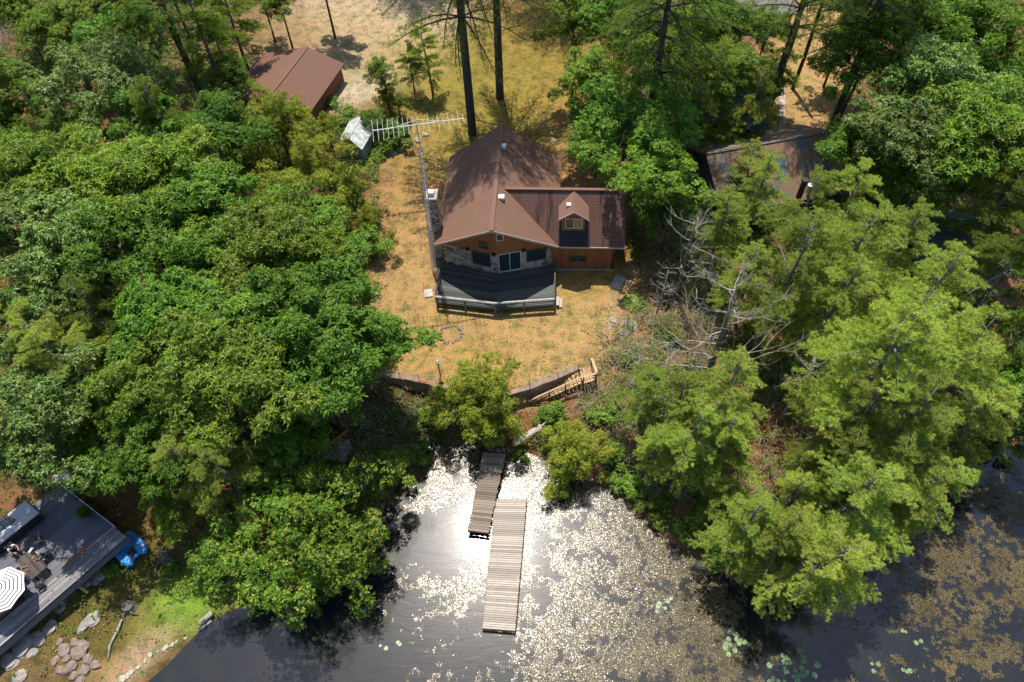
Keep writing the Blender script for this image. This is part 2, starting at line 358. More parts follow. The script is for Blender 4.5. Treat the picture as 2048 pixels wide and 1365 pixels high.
# zones of ground cover: (px, py, rx, ry, rotation, colour, strength)
ZN = [(1000,660,260,110,0,(.35,.225,.095),3),(1150,690,110,90,0,(.36,.225,.10),2),(850,680,60,80,0,(.34,.215,.085),2),(835,540,60,150,0,(.35,.22,.10),3),(830,380,60,100,0,(.30,.17,.07),2),(900,720,110,40,0,(.34,.20,.06),2),
 (870,290,80,70,0,(.26,.18,.05),2),(960,170,180,110,0,(.21,.17,.035),4),(1060,150,110,130,0,(.26,.165,.035),2),(1130,280,70,120,0,(.30,.17,.07),2),(1020,60,120,70,0,(.2,.13,.04),1.5),(790,90,110,60,.3,(.36,.25,.13),3),(700,130,80,60,0,(.40,.30,.20),3),
 (760,20,140,50,0,(.42,.31,.22),4),(860,60,90,30,-.3,(.40,.29,.20),3),(730,170,50,24,-.5,(.46,.36,.28),4),(640,60,110,50,-.4,(.34,.22,.12),2.5),(760,115,70,14,-.5,(.27,.17,.05),3),(560,80,80,60,0,(.22,.14,.07),2),(1180,560,90,40,0,(.30,.19,.05),2),(1250,480,60,60,0,(.22,.13,.04),1.5),
 (1240,590,18,60,.5,(.40,.26,.19),2),(1215,670,14,70,.5,(.40,.25,.16),2.5),(1310,660,80,60,0,(.24,.115,.06),2.5),(1270,740,90,60,0,(.19,.10,.055),2),(1350,720,60,50,0,(.22,.11,.05),1.5),(1300,590,60,40,0,(.22,.12,.075),1.5),
 (1620,100,70,180,.1,(.36,.225,.10),4),(1660,230,50,60,0,(.33,.20,.09),2),(1560,60,60,20,0,(.22,.10,.05),2),(1620,400,70,30,0,(.28,.13,.08),1),
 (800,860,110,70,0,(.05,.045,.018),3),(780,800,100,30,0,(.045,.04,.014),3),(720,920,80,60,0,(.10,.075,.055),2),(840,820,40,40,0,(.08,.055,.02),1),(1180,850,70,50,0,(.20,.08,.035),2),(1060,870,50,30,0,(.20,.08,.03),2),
 (330,1000,170,90,0,(.13,.07,.02),2),(300,1130,170,70,0,(.085,.085,.018),3),(180,1250,140,90,0,(.10,.085,.022),3),(60,1330,110,50,0,(.15,.10,.05),2),(300,1250,60,40,0,(.25,.16,.07),1.5),(365,1205,80,42,-.6,(.17,.29,.035),6),(280,1310,80,24,-.75,(.40,.27,.18),5),(230,1345,40,26,0,(.36,.22,.12),3),  # the dark olive slope entries carry shade in the grass colour
 (170,1330,50,30,0,(.30,.17,.07),2),(420,1110,60,60,0,(.16,.10,.03),2),(410,570,80,80,0,(.30,.12,.05),1),(120,580,130,60,0,(.34,.17,.05),1),(30,230,60,60,0,(.30,.12,.06),1),(1560,900,110,80,0,(.25,.10,.045),2),(1650,730,60,40,0,(.34,.15,.07),2),(1500,1000,90,50,0,(.18,.10,.05),1.5)]
Wt = np.full(XX.shape, .35); CC = [Wt * FOREST[k] for k in range(3)]
for px, py, rx, ry, a, c, s_ in ZN:
    dx, dy = PXX - px, PYY - py; u = (dx * math.cos(a) + dy * math.sin(a)) / rx; v = (-dx * math.sin(a) + dy * math.cos(a)) / ry
    k = s_ * np.exp(-(u * u + v * v) ** 1.3) * (.55 + .9 * fbm(XX * .7, YY * .7, 9, 3))
    Wt = Wt + k
    for i in range(3): CC[i] = CC[i] + k * c[i]
bed = np.clip((-.02 - ZZ) / .12, 0, 1)
BED = (.045, .032, .012); col = np.stack([CC[i] / Wt * (1 - bed) + BED[i] * bed for i in range(3)] + [np.ones(XX.shape)], -1)  # light lost in the water's depth is put into the dark bed colour
me = D.meshes.new('ground'); N = nx * ny
me.vertices.add(N); me.vertices.foreach_set('co', np.stack([XX, YY, ZZ], -1).reshape(-1).astype(np.float32))
ii = (np.arange(ny - 1)[:, None] * nx + np.arange(nx - 1)[None]).reshape(-1)
F4 = np.stack([ii, ii + 1, ii + nx + 1, ii + nx], 1).astype(np.int32); nf = len(F4)
me.loops.add(nf * 4); me.loops.foreach_set('vertex_index', F4.reshape(-1))
me.polygons.add(nf); me.polygons.foreach_set('loop_start', np.arange(0, nf * 4, 4, dtype=np.int32)); me.polygons.foreach_set('loop_total', np.full(nf, 4, dtype=np.int32))
me.polygons.foreach_set('use_smooth', np.ones(nf, dtype=bool)); me.update(calc_edges=True)
ca = me.color_attributes.new('cover', 'FLOAT_COLOR', 'POINT'); ca.data.foreach_set('color', col.reshape(-1).astype(np.float32))
m_, nt, out = newmat('soil_and_grass'); t = NT(nt)
vc = t.n('ShaderNodeVertexColor', layer_name='cover').outputs[0]; gp = t.n('ShaderNodeNewGeometry').outputs['Position']
n1 = t.noise(.9, gp, 6, .65); n2 = t.noise(9., gp, 4, .7); n3 = t.noise(1.7, gp, 5, .7)
c = t.mix(1., vc, t.ramp(n1, [(.3, (.42, .50, .42)), (.5, (1, 1, 1)), (.72, (1.3, 1.2, 1.1))]), 'MULTIPLY')
c = t.mix(1., c, t.ramp(n2, [(.3, (.5, .55, .45)), (.5, (.95, .95, .95)), (.7, (1.35, 1.3, 1.25))]), 'MULTIPLY')
gr = t.ramp(n3, [(.52, (0, 0, 0)), (.62, (.8, .8, .8))]); c = t.mix(gr, c, t.mix(1., c, (.55, .95, .5), 'MULTIPLY'))
vo = t.n('ShaderNodeTexVoronoi', i_Vector=gp, i_Scale=7.); k = t.math('LESS_THAN', vo.outputs['Distance'], .16)
k = t.math('MULTIPLY', k, t.math('GREATER_THAN', t.n('ShaderNodeSeparateColor', i_0=vo.outputs['Color']).outputs[0], .55))
k = t.math('MULTIPLY', k, .55); c = t.mix(k, c, (.42, .27, .15))
b = t.n('ShaderNodeBsdfPrincipled', i_Base_Color=c, i_Roughness=.95); b.inputs['Specular IOR Level'].default_value = .1
nt.links.new(t.bump(t.math('ADD', n2, t.math('MULTIPLY', n1, .6)), .8, .08), b.inputs['Normal']); nt.links.new(b.outputs[0], out.inputs[0])
me.materials.append(m_); tag(link('ground', me), kind='structure')
# ---- water: brownish see-through pond with a fresnel mirror of the sky
m_, nt, out = newmat('pond_water'); t = NT(nt); gp = t.n('ShaderNodeNewGeometry').outputs['Position']
fine = t.noise(9., gp, 3, .6); mp = t.n('ShaderNodeMapping', i_Vector=gp); mp.inputs['Scale'].default_value = (.35, 1.2, 1); wav = t.noise(1.6, mp.outputs[0], 3, .6, .6)
nb = t.n('ShaderNodeBump', i_Height=t.math('ADD', wav, t.math('MULTIPLY', fine, .25)), i_Strength=.10, i_Distance=.05).outputs[0]
fr = t.n('ShaderNodeFresnel', i_IOR=1.36); nt.links.new(nb, fr.inputs['Normal'])
g1 = t.n('ShaderNodeBsdfGlossy', i_Color=(1, 1, 1, 1), i_Roughness=.05, i_Normal=nb); g2 = t.n('ShaderNodeBsdfGlossy', i_Color=(1, 1, 1, 1), i_Roughness=.27, i_Normal=nb)
gm = t.n('ShaderNodeMixShader', i_0=.12); nt.links.new(g1.outputs[0], gm.inputs[1]); nt.links.new(g2.outputs[0], gm.inputs[2])
tr = t.n('ShaderNodeBsdfTransparent', i_Color=(.50, .42, .26, 1))
skytone = t.noise(.5, gp, 5, .6, .8)
df = t.n('ShaderNodeBsdfDiffuse', i_Color=t.ramp(skytone, [(.35, (.013, .018, .024)), (.7, (.030, .030, .026))]))  # bluish sky reflection painted into the diffuse colour, varied by noise
bd = t.n('ShaderNodeMixShader', i_0=.6); nt.links.new(tr.outputs[0], bd.inputs[1]); nt.links.new(df.outputs[0], bd.inputs[2])
mx = t.n('ShaderNodeMixShader', i_0=t.math('MULTIPLY', fr.outputs[0], 2.5, True)); nt.links.new(bd.outputs[0], mx.inputs[1]); nt.links.new(gm.outputs[0], mx.inputs[2])
nt.links.new(mx.outputs[0], out.inputs[0])
wb = MB(); wb.add([(-700, -700, 0), (700, -700, 0), (700, 60, 0), (-700, 60, 0)], [(0, 1, 2, 3)]); tag(wb.build('water', m_), kind='structure')
# ---- floating weed mats on the pond
rng = np.random.default_rng(7)
WEED = [(900,905,70,40,.9),(860,960,70,50,1.2),(800,985,50,40,.9),(900,1000,60,30,1.1),(1010,930,90,50,.7),(1080,960,90,70,1.1),(1130,1020,120,90,1.3),(1200,1080,130,90,1.3),(1100,1110,70,90,1.2),(1180,1200,130,110,1.4),(1260,1270,140,120,1.2),
 (1100,1330,110,60,1.1),(1330,1180,110,90,1.0),(1400,1290,100,90,1.0),(1450,1350,80,50,.9),(890,1180,60,34,1.0),(860,1170,26,30,.7),(910,1205,40,30,.8),(945,1140,30,45,.9),(830,1120,20,30,.35),(795,1140,30,40,.35),(900,1340,70,20,.6),(1070,1240,30,80,.6),
 (1780,1070,60,40,.85),(1850,1110,60,50,.8),(1900,1050,70,60,1.0),(1950,1130,80,60,1.2),(1880,1180,70,40,.75),(2000,1010,80,60,.9),(2040,1150,60,80,.9),(1720,1110,50,50,.55),(1850,1230,40,40,.6),(2000,1330,90,50,.8),(1910,1300,70,50,.55),(1760,1240,50,60,.4),(1560,1240,60,50,.3),(1850,1350,60,20,.4),(1990,1230,60,40,.6),(1250,1010,90,40,.7)]
def weedmask(x, y):
    px, py = proj(x, y, 0 * x); k = 0
    for a, b_, rx, ry, s_ in WEED: k = k + s_ * np.exp(-(((px - a) / rx) ** 2 + ((py - b_) / ry) ** 2))
    open_ = np.exp(-(((px - 890) / 95) ** 2 + ((py - 1075) / 62) ** 2)) + .9 * np.exp(-(((px - 1085) / 22) ** 2 + ((py - 1160) / 60) ** 2))
    return np.clip(k, 0, 1.3) - 1.2 * open_
n0 = 1700000; wx = rng.uniform(-12, 44, n0); wy = rng.uniform(2, 31, n0)
k = weedmask(wx, wy) * .95 + (fbm(wx * .9, wy * .9, 31, 5) - .5) * 2.6 + (fbm(wx * 3.3, wy * 3.3, 77, 4) - .5) * 2.6
keep = (k + rng.uniform(-.25, .25, n0) > .86) & (_rbf(wx, wy) < .05); wx, wy = wx[keep], wy[keep]
if len(wx) > 430000: wx, wy = wx[:430000], wy[:430000]
n0 = len(wx); a = rng.uniform(0, 2 * np.pi, n0); d = np.stack([np.cos(a), np.sin(a), rng.normal(0, .05, n0)], -1); nn = nrm(np.stack([rng.normal(0, .043, n0), rng.normal(0, .043, n0), np.ones(n0)], -1))
nn = nrm(nn - d * np.sum(nn * d, -1, keepdims=True)); sz = rng.uniform(.04, .10, n0)
Q = leafquads(np.stack([wx, wy, rng.uniform(.008, .03, n0)], -1), nrm(d), nn, sz, sz * .25, .03)
m_, nt, out = newmat('wet_pondweed'); t = NT(nt); isl = t.n('ShaderNodeNewGeometry').outputs['Random Per Island']; gp = t.n('ShaderNodeNewGeometry').outputs['Position']
f = t.math('ADD', t.math('MULTIPLY', isl, .6), t.math('MULTIPLY', t.noise(.55, gp, 4), .45))
b = t.n('ShaderNodeBsdfPrincipled', i_Base_Color=t.ramp(f, [(.1, (.012, .010, .005)), (.42, (.06, .05, .022)), (.68, (.16, .125, .062)), (.95, (.30, .235, .13))]), i_Roughness=.22); b.inputs['Specular IOR Level'].default_value = .42; b.inputs['IOR'].default_value = 1.4
nt.links.new(b.outputs[0], out.inputs[0])
tag(link('water_weeds', quads('water_weeds', Q, m_)), 'tan and brown pondweed mats floating around the dock', 'pondweed', kind='stuff')
# submerged weeds
n0 = 90000; wx = rng.uniform(-25, 34, n0); wy = rng.uniform(3, 28, n0)
k = (fbm(wx * .5, wy * .5, 131, 5) - .5) * 2.4 + .25 * (wx > 8); keep = (k + rng.uniform(-.3, .3, n0) > .1) & (_rbf(wx, wy) < -.25); wx, wy = wx[keep], wy[keep]; n0 = len(wx)
a = rng.uniform(0, 2 * np.pi, n0); d = nrm(np.stack([np.cos(a), np.sin(a), rng.uniform(0, .8, n0)], -1)); sz = rng.uniform(.12, .3, n0)
Q = leafquads(np.stack([wx, wy, rng.uniform(-.3, -.08, n0)], -1), d, nrm(np.stack([rng.normal(0, .4, n0), rng.normal(0, .4, n0), np.ones(n0)], -1)), sz, sz * .25)
M['subweed'] = mat_simple('submerged_weed', (.16,.12,.04), (.05,.05,.012), 2, .7, .1, 0, 0, island=.8)
tag(link('submerged_weeds', quads('submerged_weeds', Q, M['subweed'])), 'olive brown weeds just beneath the pond surface', 'pondweed', kind='stuff')
# ---- low plants, grass tufts and leaf litter
def lawnness(x, y, z):
    px, py = proj(x, y, z); k = 0
    for a, b_, rx, ry, an, c, s_ in ZN:
        if c[0] >= .199 and s_ >= 2:
            dx, dy = px - a, py - b_; k = k + s_ * .5 * np.exp(-((dx / rx) ** 2 + (dy / ry) ** 2) ** 1.2)
    return np.clip(k, 0, 1)
n0 = 280000; x = rng.uniform(-62, 64, n0); y = rng.uniform(9, 100, n0); z = ground(x, y); ln = lawnness(x, y, z)
sl_ = (z > .12) & ~((x > -7.5) & (x < 11.5) & (y > 38) & (y < 56))
k = sl_ & (ln < .25) & ~((x < -17) & (y < 25) & (rng.random(n0) < .85)) & (fbm(x * .35, y * .35, 3, 4) + rng.uniform(-.08, .08, n0) > np.where(y > 56, .42, .47))
ux, uy, uz = x[k], y[k], z[k]; n1_ = len(ux); hgt = rng.uniform(.05, .75, n1_) ** 1.5
rep = 3; ux, uy, uz, hgt = [np.repeat(v, rep) for v in (ux, uy, uz, hgt)]; n1_ = len(ux); a = rng.uniform(0, 2 * np.pi, n1_)
d = nrm(np.stack([np.cos(a), np.sin(a), rng.uniform(-.2, .5, n1_)], -1)); sz = rng.uniform(.14, .3, n1_)
Q = leafquads(np.stack([ux + rng.normal(0, .1, n1_), uy + rng.normal(0, .1, n1_), uz + hgt], -1), d, nrm(np.stack([rng.normal(0, .35, n1_), rng.normal(0, .35, n1_), np.ones(n1_)], -1)), sz, sz * .24)
tag(link('undergrowth', quads('undergrowth', Q, M['oak'])), 'low leafy seedlings and ferns covering the forest floor', 'undergrowth', kind='stuff')
k = sl_ & (rng.random(n0) < np.where(ln < .9, np.where((x < -15) & (y < 25), .2, .5), .06)); ux, uy, uz = x[k], y[k], z[k]; n1_ = len(ux); a = rng.uniform(0, 2 * np.pi, n1_); sz = rng.uniform(.08, .2, n1_)
Q = leafquads(np.stack([ux, uy, uz + .02 + rng.uniform(0, .05, n1_)], -1), np.stack([np.cos(a), np.sin(a), rng.normal(0, .15, n1_)], -1), nrm(np.stack([rng.normal(0, .3, n1_), rng.normal(0, .3, n1_), np.ones(n1_)], -1)), sz, sz * .4)
M['litter'] = mat_simple('dead_leaves', (.34,.21,.125), (.15,.075,.035), .8, .85, .15, 0, 0, island=.9)
tag(link('leaf_litter', quads('leaf_litter', Q, M['litter'])), 'brown dead leaves scattered over the forest floor', 'leaf litter', kind='stuff')
n0 = 260000; x = rng.uniform(-36, 26, n0); y = rng.uniform(11, 90, n0); z = ground(x, y); ln = lawnness(x, y, z)
k = (z > .1) & (ln > .3) & (rng.random(n0) < np.where(y > 58, .35, .75)) & (fbm(x * .8, y * .8, 41, 4) + rng.uniform(-.1, .1, n0) > .49) & ~((x > -6.5) & (x < 10.5) & (y > 37.5) & (y < 56))
ux, uy, uz = x[k], y[k], z[k]; n1_ = len(ux); a = rng.uniform(0, 2 * np.pi, n1_); sz = rng.uniform(.05, .13, n1_)
Q = leafquads(np.stack([ux, uy, uz], -1), nrm(np.stack([np.cos(a), np.sin(a), rng.uniform(.4, 1.6, n1_)], -1)), nrm(np.stack([-np.cos(a), -np.sin(a), .5 + 0 * a], -1)), sz, sz * .22)
M['grass'] = mat_leaf('blades', [(.15,.12,.04),(.29,.215,.08),(.44,.33,.16)], (.09,.14,.02), .2, .8, .1, .6, .25); M['grassgreen'] = mat_leaf('green_blades', [(.07,.12,.018),(.14,.19,.03),(.27,.27,.06)], (.08,.15,.02), .2, .8, .1, .6, .3)
gi = ((uy > 50) | ((ux < -18) & (uy < 25)))
tag(link('grass', quads('grass', Q, [M['grass'], M['grassgreen']], extra=gi)), 'short dry golden grass on the lawn around the cabin', 'grass', kind='stuff')

TH = [(1290,700,70,60),(1320,760,70,60),(1250,790,60,50),(1340,860,70,60),(1210,870,60,40),(1280,930,60,50),(1400,950,90,60),(1520,960,90,60),(1350,640,60,60),(1180,800,40,40),(1600,760,60,60),(1100,880,50,30),(850,850,40,40),(790,900,50,40),(740,960,60,40),(1690,720,60,40),(1380,560,60,80),(1560,870,70,60),(1320,480,60,60),(720,860,60,60),(300,960,100,60)]
n0 = 120000; x = rng.uniform(-22, 32, n0); y = rng.uniform(16, 50, n0); z = ground(x, y); px, py = proj(x, y, z); k = 0
for a, b_, rx, ry in TH: k = k + np.exp(-(((px - a) / rx) ** 2 + ((py - b_) / ry) ** 2))
k = np.clip(k, 0, 1) * (.25 + 1.5 * np.clip((fbm(x * .9, y * .9, 61, 4) - .4) * 3, 0, 1)); keep = (rng.random(n0) < k * .9) & (z > .08) & ~((x > -7.5) & (x < 11.5) & (y > 38))
ux, uy, uz = x[keep], y[keep], z[keep]; h = np.clip((fbm(ux * .9, uy * .9, 61, 4) - .36) * 4.2, .1, 1.3) * rng.uniform(.3, 1, len(ux)); rep = 3
pos = np.stack([np.repeat(ux, rep) + rng.normal(0, .12, len(ux) * rep), np.repeat(uy, rep) + rng.normal(0, .12, len(ux) * rep), np.repeat(uz + h, rep)], -1); n1_ = len(pos); a = rng.uniform(0, 6.283, n1_)
d = nrm(np.stack([np.cos(a), np.sin(a), rng.uniform(-.3, .5, n1_)], -1)); sz = rng.uniform(.1, .22, n1_)
Q = leafquads(pos, d, nrm(np.stack([rng.normal(0, .4, n1_), rng.normal(0, .4, n1_), np.ones(n1_)], -1)), sz, sz * .22)
M['thicket'] = mat_leaf('leaf_thicket', [(.045,.075,.010),(.11,.17,.02),(.24,.28,.05)], (.34,.20,.08), .28, .5, .2, 1., .16)
tag(link('thicket', quads('thicket', Q, M['thicket'])), 'ragged waist high scrub covering the pond banks', 'scrub', kind='stuff')
n2_ = 9000; j = rng.integers(0, len(ux), n2_); a = rng.uniform(0, 6.283, n2_); d = nrm(np.stack([np.cos(a), np.sin(a), rng.uniform(-.1, .7, n2_)], -1)); sz = rng.uniform(.5, 1.6, n2_)
Q = leafquads(np.stack([ux[j], uy[j], uz[j] + rng.uniform(0, .8, n2_)], -1), d, nrm(rng.normal(size=(n2_, 3)) + [0, 0, 1.5]), sz, np.full(n2_, .012), .08)
tag(link('brushwood', quads('brushwood', Q, M['deadwood'])), 'pale dead twigs and brush tangled over the banks', 'brushwood', kind='stuff')
# ================================================================ cabin
GL = 3.35
M['roof'] = mat_roof('brown_shingle', (.20,.115,.085), (.165,.093,.068), .5, .22, .6, stain=None, moss=(.34,.15,.05))
M['roofwing'] = mat_roof('ribbed_brown_roof', (.15,.085,.068), (.125,.07,.055), 1.6, .26, .12, stain=(.02,.015,.015))
M['roofgarage'] = mat_roof('garage_shingle', (.18,.10,.075), (.14,.08,.06), .4, .24, .45, moss=(.40,.13,.03))
M['tar'] = mat_simple('black_membrane', (.022,.02,.022), (.010,.01,.012), 3, .6, .3)
M['ridge'] = mat_simple('ridge_shingle', (.195,.112,.084), (.15,.085,.064), 8, .9, .1)
m_, nt, out = newmat('field_stone'); t = NT(nt); oc = t.n('ShaderNodeTexCoord').outputs['Object']
mp = t.n('ShaderNodeMapping', i_Vector=oc); mp.inputs['Scale'].default_value = (1.0, 1.0, 1.5)
nz = t.n('ShaderNodeTexNoise', i_Vector=mp.outputs[0], i_Scale=1.2); vv = t.n('ShaderNodeVectorMath', operation='MULTIPLY_ADD', i_0=nz.outputs['Color'], i_1=(.7, .7, .7), i_2=mp.outputs[0]).outputs[0]
v1 = t.n('ShaderNodeTexVoronoi', i_Vector=vv, i_Scale=1.5); v2 = t.n('ShaderNodeTexVoronoi', feature='DISTANCE_TO_EDGE', i_Vector=vv, i_Scale=1.5)
sc_ = t.n('ShaderNodeSeparateColor', i_0=v1.outputs['Color']).outputs[0]
c = t.ramp(sc_, [(0, (.10,.11,.10)), (.3, (.50,.44,.35)), (.55, (.26,.24,.20)), (.8, (.60,.53,.43)), (1, (.40,.30,.22))]); nt.nodes[-1].color_ramp.interpolation = 'CONSTANT'
c = t.mix(t.math('MULTIPLY', t.noise(6., oc, 5), .5), c, (.16,.15,.13)); ed = t.ramp(v2.outputs['Distance'], [(.03, (0,0,0)), (.07, (1,1,1))])
c = t.mix(ed, (.50,.46,.40), c)
b = t.n('ShaderNodeBsdfPrincipled', i_Base_Color=c, i_Roughness=.9); nt.links.new(t.bump(ed, .6, .05), b.inputs['Normal']); nt.links.new(b.outputs[0], out.inputs[0]); M['stone'] = m_
def mat_planks(name, c1, c2, ang, wd, gap=.25):
    m_, nt, out = newmat(name); t = NT(nt); oc = t.n('ShaderNodeTexCoord').outputs['UV']
    mp = t.n('ShaderNodeMapping', i_Vector=oc); mp.inputs['Rotation'].default_value = (0, 0, ang)
    br = t.n('ShaderNodeTexBrick', i_Vector=mp.outputs[0], i_Scale=1., i_Mortar_Size=.012); br.inputs['Brick Width'].default_value = 3.2; br.inputs['Row Height'].default_value = wd
    br.inputs['Color1'].default_value = (*c1, 1); br.inputs['Color2'].default_value = (*c2, 1); br.inputs['Mortar'].default_value = (*[k * gap for k in c2], 1)
    m2 = t.n('ShaderNodeMapping', i_Vector=mp.outputs[0]); m2.inputs['Scale'].default_value = (1.2, 14, 1)
    c = t.mix(t.math('MULTIPLY', t.noise(2., m2.outputs[0], 5, .7), .8), br.outputs[0], [k * .3 for k in c2])
    b = t.n('ShaderNodeBsdfPrincipled', i_Base_Color=c, i_Roughness=.7); nt.links.new(t.bump(br.outputs['Fac'], -.4, .02), b.inputs['Normal']); nt.links.new(b.outputs[0], out.inputs[0]); return m_
M['siding'] = mat_planks('vertical_plank', (.42,.16,.06), (.26,.09,.035), math.pi / 2, .16)
M['sidingdiag'] = mat_planks('diagonal_plank', (.52,.21,.085), (.38,.14,.055), rad(38), .15)
M['tealwall'] = mat_planks('teal_siding', (.035,.085,.085), (.025,.065,.07), math.pi / 2, .2)
m_, nt, out = newmat('window_glass'); t = NT(nt); b = t.n('ShaderNodeBsdfPrincipled', i_Base_Color=(.02,.045,.055,1), i_Roughness=.08); b.inputs['Specular IOR Level'].default_value = .7; nt.links.new(b.outputs[0], out.inputs[0]); M['glass'] = m_
M['white'] = mat_simple('white_paint', (.72,.71,.68), (.55,.54,.50), 5, .6, .3, 0, .1)
M['fascia'] = mat_simple('fascia_paint', (.50,.42,.34), (.36,.30,.25), 5, .6, .3, 0, .1)
M['brownwood'] = mat_wood('brown_wood', (.22,.10,.05), (.10,.05,.03))
M['greenwood'] = mat_wood('deck_stain', (.10,.105,.098), (.045,.052,.05), 5, island=.8)
M['greywood'] = mat_wood('weathered_board', (.45,.40,.345), (.27,.235,.195), 5, island=.55)
M['concrete'] = mat_simple('old_concrete', (.42,.38,.33), (.24,.21,.18), 2, .95, .15, 0, .4)
M['logpale'] = mat_simple('pale_rail', (.5,.49,.45), (.3,.3,.28), 5, .85, .2)
M['log'] = mat_simple('round_log', (.30,.29,.26), (.12,.12,.11), 5, .85, .2)
M['metal'] = mat_simple('galvanised_metal', (.62,.63,.65), (.42,.43,.45), 9, .35, .6, .6, .05)
M['black'] = mat_simple('black_paint', (.03,.03,.03), (.015,.015,.015), 5, .5, .4)
M['curtain'] = mat_simple('cream_curtain', (.42,.30,.14), (.30,.22,.1), 4, .9, .1)
EL = P(868, 490, GL + 3.5); ER = P(1117, 494, GL + 3.5)
yaw = math.atan2(ER[1] - EL[1], ER[0] - EL[0]); WD = math.hypot(ER[0] - EL[0], ER[1] - EL[1])
house = thing('lakeside_cabin', 'brown roofed stone and cedar cabin with a prow front facing the lawn', 'cabin', (EL[0], EL[1], GL), yaw)
def LH(px, py, h):
    p = P(px, py, GL + h) - np.array([EL[0], EL[1], GL]); c, s_ = math.cos(yaw), math.sin(yaw)
    return Vector((p[0] * c + p[1] * s_, -p[0] * s_ + p[1] * c, h))
HM = Matrix.Translation(Vector((float(EL[0]), float(EL[1]), GL))) @ Matrix.Rotation(yaw, 4, 'Z')
W2 = WD / 2; zE, zR = 3.5, 7.7; PF, PB, LEN = LH(990, 462, 7.7).y, LH(1005, 248, 7.7).y, 11.9
print('PF PB', PF, PB)
pk = lambda b: (W2, b, zR)
rf = MB()
rf.slab([(0, 0, zE), pk(PF), pk(PB), (0.1, LEN, zE)][::-1], .16); rf.slab([pk(PF), (WD, 0, zE), (WD + .1, LEN, zE), pk(PB)][::-1], .16)
# slab() takes u along its first edge; the reversed order keeps u along the ridge
roof = rf.build('roof', M['roof'], house)
cap = MB(); cap.beam((W2, PF, zR + .03), (W2, PB, zR + .03), .34, .05); cap.build('ridge_cap', M['ridge'], roof)
fc = MB()
for a, b_ in (((0, -.03, zE - .06), (W2, PF - .03, zR - .06)), ((W2, PF - .03, zR - .06), (WD, -.03, zE - .06))): fc.beam(a, b_, .05, .17)
fc.build('fascia', M['fascia'], roof)
sB = (zR - zE) / W2
def onroof(px, py):
    h = 5.
    for _ in range(20):
        p = LH(px, py, h); h = .5 * h + .5 * (zR - abs(p.x - W2) * sB)
    return LH(px, py, h)
for px, py in ((1007, 296), (1003, 398)):
    p = onroof(px, py); v = MB(); v.box((p.x, p.y, p.z + .1), (.42, .42, .3)); v.box((p.x, p.y, p.z + .27), (.5, .5, .04)); v.build('roof_vent', M['white'], roof)
# front wall, folded at the middle
A = LH(882, 537, .6); Cn = LH(1000, 547, .6); B = LH(1103, 531, .6)
A = Vector((.55, A.y, 0)); Cn = Vector((W2 + .1, Cn.y, 0)); B = Vector((WD - .45, B.y, 0))
print('front wall b', A.y, Cn.y, B.y)
A.y = max(A.y, .75); B.y = A.y; Cn.y = A.y - 1.3
zt = lambda p: zR - abs(p.x - W2) * sB - .18
def panel(mb, p, q, z0a, z0b, z1a, z1b, th=.25):
    d = (q - p).normalized(); n = Vector((d.y, -d.x, 0)); pb, qb = p - n * th, q - n * th; L_ = (q - p).length
    vs = [(p.x, p.y, z0a), (q.x, q.y, z0b), (q.x, q.y, z1b), (p.x, p.y, z1a), (pb.x, pb.y, z0a), (qb.x, qb.y, z0b), (qb.x, qb.y, z1b), (pb.x, pb.y, z1a)]
    mb.add(vs, [(0, 1, 2, 3), (7, 6, 5, 4), (0, 4, 5, 1), (1, 5, 6, 2), (2, 6, 7, 3), (3, 7, 4, 0)], [[(0, z0a), (L_, z0b), (L_, z1b), (0, z1a)]] + [[(0, 0)] * 4] + [[(0, 0)] * 4] * 4)
sw = MB(); panel(sw, A, Cn, -.3, -.3, 3.25, 3.25); panel(sw, Cn, B, -.3, -.3, 3.25, 3.25)
stonewall = sw.build('stone_wall', M['stone'], house)
gw = MB(); of = Vector((0, -.03, 0)); panel(gw, A + of, Cn + of, 2.9, 2.9, min(3.33, zt(A)), zt(Cn)); panel(gw, Cn + of, B + of, 2.9, 2.9, zt(Cn), min(3.33, zt(B)))
gable = gw.build('gable_wall', M['sidingdiag'], house)
sd_ = MB(); BK = LEN - .6
panel(sd_, Vector((A.x, BK, 0)), A, -.3, -.3, 3.3, 3.3); panel(sd_, Vector((B.x, BK, 0)), Vector((A.x, BK, 0)), -.3, -.3, 3.3, 3.3); panel(sd_, B, Vector((B.x, BK, 0)), -.3, -.3, 3.3, 3.3)
sd_.add([(A.x, BK - .05, 3.3), (B.x, BK - .05, 3.3), (W2, BK - .05, zR - .2), (W2, BK + .3, zR - .2), (A.x, BK + .15, 3.3), (B.x, BK + .15, 3.3)], [(0, 1, 2), (4, 3, 5), (0, 2, 3, 4), (1, 5, 3, 2)])
sd_.build('side_wall', M['siding'], house)
